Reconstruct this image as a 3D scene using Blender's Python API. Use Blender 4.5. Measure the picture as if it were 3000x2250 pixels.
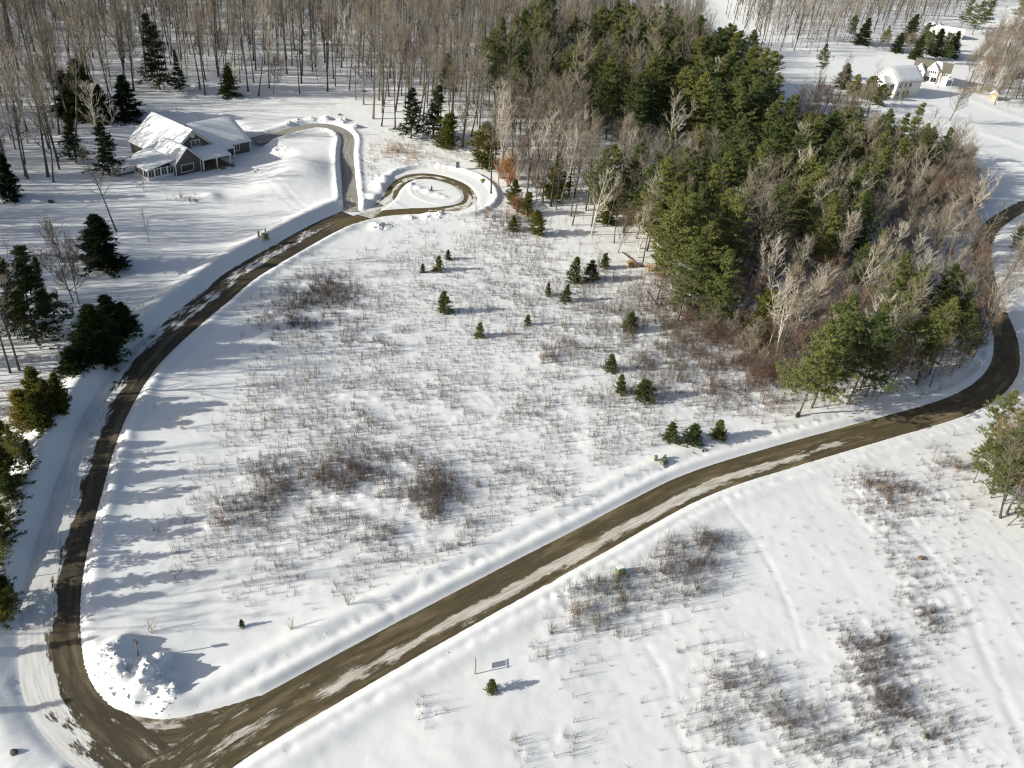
import bpy, math, random
import numpy as np
from mathutils import Vector, Matrix, Euler

for o in list(bpy.data.objects):
    bpy.data.objects.remove(o, do_unlink=True)
SC = bpy.context.scene
COL = SC.collection

# ------------------------------------------------------------------ camera, light, exposure
PITCH, ROLL, FPX, CAMH = 33.0, 6.5, 2450.0, 80.0          # photo is 3000 x 2250
SHADOW_AZ, SUN_EL = 67.0, 21.0                             # shadows run to this azimuth (clockwise from +Y)
p_, r_ = math.radians(PITCH), math.radians(ROLL)
F_ = np.array([0, math.cos(p_), -math.sin(p_)])
U0_ = np.array([0, math.sin(p_), math.cos(p_)])
R0_ = np.array([1.0, 0, 0])
R_ = R0_ * math.cos(r_) + U0_ * math.sin(r_)
U_ = U0_ * math.cos(r_) - R0_ * math.sin(r_)
C_ = np.array([0, 0, CAMH])
cam = bpy.data.cameras.new('Camera')
cam.sensor_width = 36.0
cam.lens = 36.0 * FPX / 3000.0
cam.clip_start = 1.0
cam.clip_end = 6000.0
camo = bpy.data.objects.new('Camera', cam)
COL.objects.link(camo)
M = Matrix(((R_[0], U_[0], -F_[0], 0), (R_[1], U_[1], -F_[1], 0), (R_[2], U_[2], -F_[2], CAMH), (0, 0, 0, 1)))
camo.matrix_world = M
SC.camera = camo

az = math.radians(SHADOW_AZ)
el = math.radians(SUN_EL)
SUN_DIR = np.array([-math.sin(az) * math.cos(el), -math.cos(az) * math.cos(el), math.sin(el)])   # towards the sun
world = bpy.data.worlds.new('World')
SC.world = world
world.use_nodes = True
wn = world.node_tree
sky = wn.nodes.new('ShaderNodeTexSky')
sky.sky_type = 'NISHITA'
sky.sun_disc = False
sky.sun_elevation = el
sky.sun_rotation = math.atan2(SUN_DIR[0], SUN_DIR[1])
sky.air_density = 1.0
sky.dust_density = 3.0
wn.links.new(sky.outputs[0], wn.nodes['Background'].inputs[0])
wn.nodes['Background'].inputs[1].default_value = 0.085
sun = bpy.data.lights.new('Sun', 'SUN')
sun.energy = 5.0
sun.angle = math.radians(0.42)
sun.color = (1.0, 0.975, 0.87)
suno = bpy.data.objects.new('Sun', sun)
suno.rotation_euler = Vector((-SUN_DIR[0], -SUN_DIR[1], -SUN_DIR[2])).to_track_quat('-Z', 'Y').to_euler()
suno.location = (0, 0, 200)
COL.objects.link(suno)
SC.view_settings.view_transform = 'Standard'
SC.view_settings.look = 'None'
SC.view_settings.gamma = 1.0
SC.view_settings.use_curve_mapping = False
SC.view_settings.exposure = 0.33
SC.render.engine = 'CYCLES'
SC.cycles.use_denoising = True
SC.cycles.denoising_prefilter = 'ACCURATE'
SC.cycles.pixel_filter_type = 'BLACKMAN_HARRIS'
SC.cycles.filter_width = 1.2
SC.cycles.max_bounces = 4
SC.cycles.transparent_max_bounces = 4
SC.cycles.diffuse_bounces = 2

rng = np.random.default_rng(7)
random.seed(7)
S = 3000.0 / 2212.0

# ------------------------------------------------------------------ terrain maths
def ss(a, b, x):
    t = np.clip((x - a) / (b - a), 0, 1)
    return t * t * (3 - 2 * t)

def sp(t, k):
    return np.where(t / k > 30, t, k * np.log1p(np.exp(np.minimum(t / k, 30))))

def zb(x, y):
    x = np.asarray(x, float)
    y = np.asarray(y, float)
    z = -0.035 * np.clip(x, -220, 260)
    w = 1 - 0.85 * ss(-20, 110, x)
    r = sp(y - 182 + 0.12 * (x + 60), 14)
    z = z + w * (0.085 * r - 0.045 * sp(r - 230, 40))
    z = z + 0.10 * sp(y - 430, 25) * ss(20, 160, x) - 0.05 * sp(y - 620, 40) * ss(20, 160, x)
    return z

def hit(x, y, h=0.0):
    """photo pixel (3000 wide) -> point where that line of sight meets the ground raised by h"""
    d = F_ + R_ * (x - 1500) / FPX - U_ * (y - 1125) / FPX
    t = np.geomspace(30, 3000, 260)
    P = C_[:, None] + d[:, None] * t
    g = P[2] - (zb(P[0], P[1]) + h)
    i = int(np.argmax(g < 0))
    if g[i] >= 0:
        return None
    a, b = t[i - 1], t[i]
    for _ in range(22):
        m = (a + b) / 2
        q = C_ + d * m
        if q[2] - (float(zb(q[0], q[1])) + h) > 0:
            a = m
        else:
            b = m
    return C_ + d * b

def G(x, y, h=0.0):
    return hit(x * S, y * S, h)

_lat = np.random.default_rng(3).random((256, 256))
def vnoise(x, y):
    xi = np.floor(x).astype(int); yi = np.floor(y).astype(int)
    fx = x - xi; fy = y - yi
    fx = fx * fx * (3 - 2 * fx); fy = fy * fy * (3 - 2 * fy)
    a = _lat[xi & 255, yi & 255]; b = _lat[(xi + 1) & 255, yi & 255]
    c = _lat[xi & 255, (yi + 1) & 255]; d = _lat[(xi + 1) & 255, (yi + 1) & 255]
    return (a * (1 - fx) + b * fx) * (1 - fy) + (c * (1 - fx) + d * fx) * fy
def fbm(x, y, s, o=3):
    v = 0; a = 1.0; n = 0; x = x / s; y = y / s
    for k in range(o):
        v = v + a * (vnoise(x + 17.3 * k, y + 9.1 * k) - 0.5); n += a
        a *= 0.5; x = x * 2.03; y = y * 2.03
    return v / n * 2          # about -1 .. 1

# ------------------------------------------------------------------ roads (centre lines from the photo)
def spline(pts, step=1.0):
    P = np.array(pts, float)
    P = np.vstack([2 * P[0] - P[1], P, 2 * P[-1] - P[-2]])
    out = []
    for i in range(1, len(P) - 2):
        p0, p1, p2, p3 = P[i - 1], P[i], P[i + 1], P[i + 2]
        n = max(2, int(np.linalg.norm(p2 - p1) / 0.3))
        for k in range(n):
            t = k / n
            out.append(0.5 * (2 * p1 + (p2 - p0) * t + (2 * p0 - 5 * p1 + 4 * p2 - p3) * t * t + (3 * p1 - p0 - 3 * p2 + p3) * t ** 3))
    out.append(P[-2])
    out = np.array(out)
    for _ in range(40):
        out[1:-1] = 0.25 * out[:-2] + 0.5 * out[1:-1] + 0.25 * out[2:]
    L = np.concatenate([[0], np.cumsum(np.linalg.norm(np.diff(out, axis=0), axis=1))])
    m = max(2, int(L[-1] / step))
    q = np.linspace(0, L[-1], m + 1)
    return np.stack([np.interp(q, L, out[:, 0]), np.interp(q, L, out[:, 1])], 1)

def line_px(pts):
    return [G(*p)[:2] for p in pts]

zr = lambda a, b: ((960 + a / 4.096) / S, (340 + b / 4.096) / S)
MAIN = spline(line_px([(60, 1900), (240, 1770), (390, 1670), (525, 1578), (740, 1455), (1000, 1312), (1285, 1160), (1500, 1047), (1700, 982), (1900, 925), (2060, 878), (2135, 838), (2168, 798), (2176, 755), (2170, 715), (2153, 670), (2133, 610), (2122, 560), (2124, 520), (2146, 485), (2190, 455), (2260, 420), (2360, 380)]))
LANE = spline(line_px([(400, 1760), (325, 1690), (240, 1622), (165, 1552), (124, 1490), (106, 1400), (109, 1300), (127, 1200), (161, 1080), (192, 980), (232, 885), (298, 785), (382, 705), (462, 640), (524, 590), (618, 535), (700, 490), (760, 463)]))
RING = spline(line_px([zr(*q) for q in [(150, 1290), (350, 1230), (480, 1190), (700, 1150), (850, 1140), (1000, 1130), (1200, 1130), (1400, 1110), (1600, 1080), (1700, 1020), (1720, 950), (1660, 870), (1560, 800), (1430, 755), (1300, 720), (1150, 708), (1000, 722), (900, 770), (800, 850), (745, 950), (650, 1040), (540, 1120), (440, 1195)]]), 0.5)
DRIVE = spline(line_px([(758, 455), (757, 430), (752, 380), (749, 330), (752, 300), (742, 284), (718, 273), (680, 270), (640, 277), (600, 288), (570, 297), (548, 303)]), 0.7)
APRON = spline(line_px([(172, 1548), (215, 1572), (270, 1590), (360, 1598), (470, 1572), (560, 1545)]))
ROADS = [('road', MAIN, 2.7), ('lane', LANE, 3.1), ('ring', RING, 1.45), ('drive', DRIVE, 1.75), ('apron', APRON, 2.5)]

def road_dist(x, y, P, cut=14.0):
    """distance and side (+1 left of travel) to a polyline"""
    D = np.full(x.shape, 1e3); Sd = np.ones(x.shape); road_dist.frac = np.zeros(x.shape)
    lo = P.min(0) - cut; hi = P.max(0) + cut
    m = (x > lo[0]) & (x < hi[0]) & (y > lo[1]) & (y < hi[1])
    idx = np.nonzero(m)[0]
    T = np.gradient(P, axis=0)
    for k in range(0, len(idx), 20000):
        j = idx[k:k + 20000]
        d2 = (x[j][:, None] - P[None, :, 0]) ** 2 + (y[j][:, None] - P[None, :, 1]) ** 2
        a = d2.argmin(1)
        D[j] = np.sqrt(d2[np.arange(len(j)), a]); road_dist.frac[j] = a / len(P)
        Sd[j] = np.sign(T[a, 0] * (y[j] - P[a, 1]) - T[a, 1] * (x[j] - P[a, 0]))
    return D, Sd

# snow heaps: px, py, radius m, height m, roughness
HEAPS = [(200, 1440, 2.8, .6, .6), (235, 1446, 2.8, .8, .8), (272, 1458, 2.6, .95, .9), (310, 1468, 2.4, .9, 1), (345, 1478, 2.0, .8, 1), (300, 1500, 1.6, .6, 1), (250, 1480, 1.6, .5, 1),
         (268, 1395, 1.5, .95, .1), (245, 1408, 1.8, .55, .2), (355, 1428, 1.0, .8, .3), (325, 1445, 1.4, .8, .7), (372, 1500, 1.0, .6, .8), (350, 1535, .9, .4, .6),
         (830, 388, 2.2, 1.0, .3), (822, 405, 2.2, 1.0, .5), (808, 425, 1.8, .8, .5),
         (885, 398, 1.2, .45, .4), (905, 405, 1.2, .45, .5), (925, 413, 1.2, .5, .5), (945, 420, 1.1, .4, .5), (960, 425, 1.0, .3, .5),
         (595, 322, 2.2, 1.3, 1), (575, 335, 2.2, .9, 1), (640, 262, 1.5, .7, 1), (670, 258, 1.5, .7, 1), (705, 258, 1.6, .8, 1), (740, 262, 1.7, .9, 1), (765, 275, 1.6, .9, .8), (620, 268, 1.3, .6, 1),
         (815, 490, 1.8, .7, 1), (835, 487, 1.4, .7, 1), (925, 470, 1.2, .6, 1), (950, 468, 1.1, .6, 1), (885, 470, 1.2, .4, 1),
         (455, 425, 2.5, .8, .1), (80, 640, 2.0, .5, .2), (655, 372, 9.5, 2.6, 0), (600, 395, 9, 1.4, 0)]
HEAPW = [(G(a, b)[:2], r, h, q) for a, b, r, h, q in HEAPS]

# brush patches: px, py, rx px, ry px, clumps per m2, stem height, colour class (0 grey-brown, 1 dark, 2 reddish, 3 straw)
BLOBS = [(700, 640, 95, 55, 1.6, .8, 1), (640, 690, 60, 35, 1.0, .8, 1), (780, 735, 110, 24, 1.0, .7, 1), (590, 700, 60, 40, .7, .7, 1),
         (850, 830, 190, 80, .35, .9, 0), (650, 870, 160, 60, .3, 1.2, 0), (700, 930, 180, 60, .35, 1.1, 0), (780, 905, 60, 40, .6, 1.0, 0),
         (640, 1040, 150, 55, 1.3, .9, 1), (780, 1030, 110, 60, 1.0, 1.0, 1), (900, 1000, 100, 50, .7, 1.0, 0), (940, 1085, 70, 65, 1.6, 1.3, 1),
         (480, 1125, 50, 55, 1.2, 1.0, 2), (560, 1090, 70, 50, .9, .9, 1), (760, 1120, 140, 60, .7, 1.3, 0), (860, 1170, 110, 28, 1.2, 1.0, 1), (600, 1180, 140, 40, .5, 1.0, 0),
         (400, 1180, 70, 60, .3, 1.5, 0), (700, 1240, 200, 50, .25, .9, 0), (1000, 870, 130, 60, .3, .9, 0),
         (1150, 880, 150, 60, .45, .9, 0), (1150, 1050, 140, 55, .45, .9, 0), (1080, 1000, 100, 40, .3, .9, 0), (1250, 960, 120, 60, .25, .9, 0),
         (1000, 620, 140, 90, .35, .8, 0), (1180, 590, 140, 60, .4, .8, 2), (1120, 500, 70, 35, .8, 1.0, 0), (1080, 480, 50, 30, .5, .9, 2),
         (1200, 690, 130, 70, .35, 1.0, 0), (1350, 720, 110, 90, .5, 1.4, 0), (1420, 760, 120, 90, .7, 1.6, 0), (1480, 660, 90, 70, 1.2, 1.8, 2), (1560, 720, 110, 90, 1.3, 1.9, 2), (1640, 780, 60, 70, 1.5, 2.0, 2), (1530, 830, 120, 50, .6, 1.5, 2), (1620, 860, 70, 40, .7, 1.5, 2),
         (1180, 770, 50, 28, .9, 1.0, 2), (1240, 740, 40, 30, .6, 1.0, 2), (1350, 870, 120, 40, .4, .9, 0), (1330, 930, 110, 40, .25, .9, 0), (900, 470, 160, 30, .12, .6, 0),
         (860, 330, 60, 28, .8, .7, 3), (960, 330, 100, 25, .4, .7, 3), (800, 360, 30, 30, .7, .7, 2),
         (1290, 1290, 110, 45, 1.1, 1.5, 0), (1400, 1270, 110, 45, 1.2, 1.6, 0), (1480, 1215, 70, 40, 1.2, 1.5, 1), (1240, 1340, 70, 40, .8, 1.3, 0), (1190, 1420, 60, 50, .5, 1.1, 0), (1330, 1350, 90, 40, .6, 1.2, 0),
         (1530, 1170, 40, 30, 1.2, 1.3, 1), (920, 1540, 30, 30, 1.0, 1.0, 2), (1120, 1620, 25, 35, 1.0, 1.0, 2), (1215, 1610, 40, 40, .9, 1.0, 0),
         (1600, 1500, 110, 90, .9, 1.2, 0), (1700, 1560, 140, 90, .9, 1.1, 0), (1820, 1600, 140, 60, .8, 1.0, 0), (1650, 1420, 60, 30, .5, .9, 0), (1560, 1600, 80, 60, .7, 1.1, 0),
         (1900, 1480, 70, 90, 1.5, .8, 1), (1870, 1390, 55, 45, 1.4, .8, 1), (1950, 1570, 90, 60, 1.0, .7, 1), (2040, 1560, 90, 70, .4, .7, 0), (2120, 1620, 80, 40, .4, .7, 0), (1960, 1420, 60, 60, .4, .7, 0),
         (1950, 1075, 90, 35, 1.5, .9, 2), (1890, 1055, 45, 30, 1.5, .9, 2), (2050, 1000, 50, 25, .9, .9, 2), (1895, 1130, 35, 30, 1.0, .8, 1), (1960, 1230, 40, 55, .8, .8, 2), (2010, 1310, 40, 40, 1.0, .8, 1), (2000, 1340, 35, 50, 1.0, .8, 1), (2060, 1060, 70, 50, .25, .7, 0), (2100, 1250, 60, 120, .15, .6, 0),
         (50, 870, 60, 60, .5, .9, 3), (120, 740, 60, 40, .4, .8, 0), (330, 660, 60, 25, .15, .6, 0), (410, 430, 40, 12, .3, 1.0, 0),
         (2130, 192, 25, 4, .5, 1.5, 3), (2105, 200, 25, 4, .6, 1.2, 3), (1780, 780, 120, 60, .5, 1.6, 2), (1950, 780, 120, 40, .4, 1.5, 0)]
BW = []
for bx, by, rx, ry, dn, hh, cc in BLOBS:
    c0 = G(bx, by); a = G(bx + rx, by); b = G(bx, by - ry); b2 = G(bx, by + ry)
    BW.append((c0[0], c0[1], np.linalg.norm(a - c0), 0.5 * (np.linalg.norm(b - c0) + np.linalg.norm(b2 - c0)), (a - c0)[:2] / np.linalg.norm((a - c0)[:2]), dn, hh, cc))

# ------------------------------------------------------------------ ground sheet
def axis(lo, fine0, fine1, hi, st, grow=1.06):
    a = list(np.arange(fine0, fine1, st))
    s = st; q = a[-1]
    while q < hi:
        s = min(s * grow, 40); q += s; a.append(q)
    s = st; q = a[0]; b = []
    while q > lo:
        s = min(s * grow, 40); q -= s; b.append(q)
    return np.array(b[::-1] + a)
GX = axis(-1400, -62, 100, 1600, 0.42, 1.03)
GY = axis(-900, 42, 232, 2600, 0.42, 1.025)
XX, YY = np.meshgrid(GX, GY)
x = XX.ravel(); y = YY.ravel()
zbase = zb(x, y)
RINGC = np.array([-24.0, 204.5]); RINGR = 13.6
E = []
for nm, P, hw in ROADS:
    D, Sd = road_dist(x, y, P)
    E.append((D - hw, Sd))
    if nm == 'lane': lfrac = road_dist.frac
dr = np.hypot(x - RINGC[0], y - RINGC[1])
angr = np.arctan2(y - RINGC[1], x - RINGC[0])
keep = 1.0
win = np.zeros_like(x)
for e, sd in E:
    keep = keep * ss(0.0, 1.2, e)
    win = np.maximum(win, 1 - ss(-0.35, 1.15, e))
ringopen = ss(0.55, 0.95, np.abs(np.angle(np.exp(1j * (angr - math.radians(205)))))) # opening of the circle towards the lane
big = 0.35 * fbm(x, y, 28, 3) * ss(3, 12, np.minimum.reduce([e for e, _ in E]))
mid = 0.07 * fbm(x + 40, y, 5, 3)
n1 = fbm(x, y, 1.6, 3); n2 = fbm(x + 91, y + 13, 0.9, 2)
dens = np.zeros_like(x)
for cx, cy, rx, ry, u, dn, hh, cc in BW:
    m = (np.abs(x - cx) < 3 * max(rx, ry)) & (np.abs(y - cy) < 3 * max(rx, ry))
    a = (x[m] - cx) * u[0] + (y[m] - cy) * u[1]
    b = -(x[m] - cx) * u[1] + (y[m] - cy) * u[0]
    dens[m] += dn * np.exp(-((a / rx) ** 2 + (b / ry) ** 2) * 1.3)
hum = np.clip(dens, 0, 1.3) * (0.06 * np.abs(n1) + 0.15 * n2 + 0.05)
z = zbase + big + mid + hum + 0.03 * n2
bank = np.zeros_like(x); rough = np.zeros_like(x)
(e0, s0), (e1, s1), (e2, s2), (e3, s3), (e4, s4) = E
up = s0 > 0
bank = np.maximum(bank, np.where(up, .35, .30) * np.exp(-((e0 - 1.2) / 0.9) ** 2))
bank = np.maximum(bank, np.where(up, .45, .32) * np.exp(-((e0 - np.where(up, 4.2, 3.0)) / 1.2) ** 2))
rough = np.maximum(rough, np.where(up, .11, .06) * np.exp(-((e0 - np.where(up, 2.7, 2.2)) / 0.6) ** 2))
lf = s1 > 0
bank = np.maximum(bank, (0.3 + 0.7 * ss(.18, .30, lfrac)) * ss(.07, .14, lfrac) * np.where(lf, 1.5 * np.exp(-((np.maximum(2.7 - e1, 0) / 1.3) ** 2)) * np.exp(-((np.maximum(e1 - 2.9, 0) / 2.2) ** 2)), .45 * np.exp(-((e1 - 1.2) / 1.2) ** 2)))
rough = np.maximum(rough, np.where(lf, .05, .10) * np.exp(-((e1 - 1.0) / 0.8) ** 2))
bank = np.maximum(bank, .5 * np.exp(-((e3 - 1.1) / 0.9) ** 2) * np.where(s3 > 0, 1.0, 0.8))
rough = np.maximum(rough, .10 * np.exp(-((e3 - 1.0) / 0.9) ** 2))
rb = np.exp(-((dr - RINGR - 1.0) / 0.9) ** 2) * ringopen
bank = np.maximum(bank, 0.75 * rb)
rough = np.maximum(rough, 0.12 * rb)
bank = bank + rough * (1.2 * n2 + .5 * fbm(x + 7, y + 3, .6, 2))
disc = (1 - ss(RINGR - 0.6, RINGR + 0.4, dr)) * ss(2.0, 4.0, np.minimum(e3, 50))
z = z * (1 - disc) + disc * (zbase - 0.12 + 0.03 * n2)
isl = np.exp(-((dr - 7.4) / 0.45) ** 2) + 0.7 * np.exp(-((dr - 6.2) / 0.3) ** 2)
z = z + disc * 0.16 * isl * ss(0, 1.2, e2)
z = z + bank * keep * np.where(dr < RINGR, 0.25, 1.0)
for (hx, hy), rr, hh, q in HEAPW:
    m = (np.abs(x - hx) < 3 * rr) & (np.abs(y - hy) < 3 * rr)
    g = np.exp(-(((x[m] - hx) ** 2 + (y[m] - hy) ** 2) / rr ** 2) * 1.4)
    z[m] += hh * g * (1 + q * (0.75 * n2[m] + 0.55 * n1[m])) * ss(-0.2, 1.2, np.minimum.reduce([e[0][m] for e in E]))
z = z * (1 - win) + win * (zbase - 0.30)
# footprints and a snowmobile trail across the lower right field
z = z - 0.10 * np.exp(-((np.abs(e0 - 0.55) / 0.25) ** 2)) * ss(.1, .3, vnoise(x * 2.2, y * 2.2) - .45) * (~up) * (e0 < 2)
TRAIL = spline(line_px([(1905, 1100), (2010, 1200), (2080, 1300), (2130, 1420), (2190, 1560), (2260, 1720)]))
dt, st_ = road_dist(x, y, TRAIL, 6)
z = z - 0.05 * np.exp(-((dt - 0.0) / 0.6) ** 2) + 0.03 * np.exp(-((dt - 1.3) / 0.6) ** 2)
for k_, pl_ in enumerate(([(2060, 275), (2130, 290), (2212, 318), (2300, 350)], [(2080, 318), (2130, 335), (2212, 362), (2300, 395)], [(1895, 232), (1960, 250), (2040, 262), (2120, 275)], [(2080, 205), (2120, 225), (2212, 258), (2300, 290)])):
    dt, st_ = road_dist(x, y, spline(line_px(pl_)), 14)
    z = z + 0.7 * np.exp(-(dt / 1.6) ** 2)
for pl_ in ([(560, 380), (600, 400), (650, 440), (690, 470)], [(545, 380), (580, 405), (640, 450), (680, 475)], [(1560, 1080), (1640, 1180), (1700, 1300), (1730, 1400)], [(1230, 1480), (1400, 1440), (1560, 1380), (1700, 1360), (1850, 1300)], [(80, 560), (150, 600), (260, 620), (330, 610)], [(850, 1330), (800, 1290), (740, 1270), (640, 1290), (480, 1290)], [(1500, 1650), (1460, 1560), (1440, 1470), (1400, 1400)], [(470, 372), (505, 358), (535, 350), (556, 336), (556, 322), (548, 312)], [(470, 371), (505, 357), (535, 349), (555, 336), (555, 322), (547, 312)]):
    dt, st_ = road_dist(x, y, spline(line_px(pl_)), 5)
    z = z - 0.11 * np.exp(-(dt / .38) ** 2) * (.4 + vnoise(x * 1.7, y * 1.7))
# level pad under the house
HOUSE_O = np.array([-86.06, 191.33]); HU = np.array([0.5853, 0.8108]); HV = np.array([-0.8108, 0.5853])
hz = float(zb(*HOUSE_O))
lu = (x - HOUSE_O[0]) * HU[0] + (y - HOUSE_O[1]) * HU[1]
lv = (x - HOUSE_O[0]) * HV[0] + (y - HOUSE_O[1]) * HV[1]
pad = ss(-15, -7.5, lu) * (1 - ss(27, 34, lu)) * ss(-9, -2.5, lv) * (1 - ss(23, 32, lv))
z = z * (1 - pad) + pad * (hz + 0.05 + 0.06 * n1)
ZZ = z.reshape(XX.shape)

def gz(px, py):
    """height of the finished snow surface"""
    px = np.atleast_1d(np.asarray(px, float)); py = np.atleast_1d(np.asarray(py, float))
    i = np.clip(np.searchsorted(GX, px) - 1, 0, len(GX) - 2); j = np.clip(np.searchsorted(GY, py) - 1, 0, len(GY) - 2)
    fx = (px - GX[i]) / (GX[i + 1] - GX[i]); fy = (py - GY[j]) / (GY[j + 1] - GY[j])
    return (ZZ[j, i] * (1 - fx) + ZZ[j, i + 1] * fx) * (1 - fy) + (ZZ[j + 1, i] * (1 - fx) + ZZ[j + 1, i + 1] * fx) * fy
def gzs(px, py):
    return float(gz(px, py)[0])

def mk(name, V, faces, mat=None, smooth=False, mats=None, mi=None):
    """mesh from numpy arrays; faces is a list of (n,3)/(n,4) index arrays"""
    me = bpy.data.meshes.new(name)
    V = np.asarray(V, np.float32)
    faces = [np.asarray(f, np.int32) for f in faces if len(f)]
    me.vertices.add(len(V)); me.vertices.foreach_set('co', V.ravel())
    nl = sum(f.size for f in faces); npz = sum(len(f) for f in faces)
    me.loops.add(nl); me.polygons.add(npz)
    me.loops.foreach_set('vertex_index', np.concatenate([f.ravel() for f in faces]))
    tot = np.concatenate([np.full(len(f), f.shape[1], np.int32) for f in faces])
    start = np.concatenate([[0], np.cumsum(tot)[:-1]]).astype(np.int32)
    me.polygons.foreach_set('loop_start', start)
    try:
        me.polygons.foreach_set('loop_total', tot)
    except Exception:
        pass
    for m_ in (mats or ([mat] if mat else [])):
        me.materials.append(m_)
    if mi is not None:
        me.polygons.foreach_set('material_index', np.asarray(mi, np.int32))
    me.update(calc_edges=True)
    me.polygons.foreach_set('use_smooth', np.full(npz, bool(smooth)))
    me.validate()
    return me

# ------------------------------------------------------------------ materials
def nmat(name):
    m = bpy.data.materials.new(name)
    m.use_nodes = True
    nt = m.node_tree
    return m, nt, nt.nodes['Principled BSDF'], nt.nodes['Material Output']
def node(nt, t, **kw):
    n = nt.nodes.new(t)
    for k, v in kw.items():
        if hasattr(n, k):
            setattr(n, k, v)
    return n
def ramp(nt, stops):
    n = nt.nodes.new('ShaderNodeValToRGB')
    e = n.color_ramp.elements
    while len(e) < len(stops):
        e.new(0.5)
    for q, (pos, c) in zip(e, stops):
        q.position = pos
        q.color = (*c, 1) if len(c) == 3 else c
    return n
def noise(nt, scale, detail=3, coord='Object', rough=0.55):
    tc = nt.nodes.new('ShaderNodeTexCoord')
    n = nt.nodes.new('ShaderNodeTexNoise')
    n.inputs['Scale'].default_value = scale
    n.inputs['Detail'].default_value = detail
    n.inputs['Roughness'].default_value = rough
    nt.links.new(tc.outputs[coord], n.inputs['Vector'])
    return n

def snow_mat(name='snow', tint=(0.86, 0.865, 0.87), bump=0.05):
    m, nt, b, out = nmat(name)
    n = noise(nt, 0.35, 4)
    r = ramp(nt, [(0.3, tuple(c * 0.965 for c in tint)), (0.7, tint)])
    nt.links.new(n.outputs['Fac'], r.inputs[0])
    nt.links.new(r.outputs[0], b.inputs['Base Color'])
    b.inputs['Roughness'].default_value = 0.55
    b.inputs['Specular IOR Level'].default_value = 0.25
    n2 = noise(nt, 2.6, 6, rough=0.65)
    bp = nt.nodes.new('ShaderNodeBump')
    bp.inputs['Strength'].default_value = 0.35
    bp.inputs['Distance'].default_value = bump
    nt.links.new(n2.outputs['Fac'], bp.inputs['Height'])
    nt.links.new(bp.outputs[0], b.inputs['Normal'])
    return m
SNOW = snow_mat()
ROOFSNOW = snow_mat('roof_snow', (0.90, 0.91, 0.92), 0.03)

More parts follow.
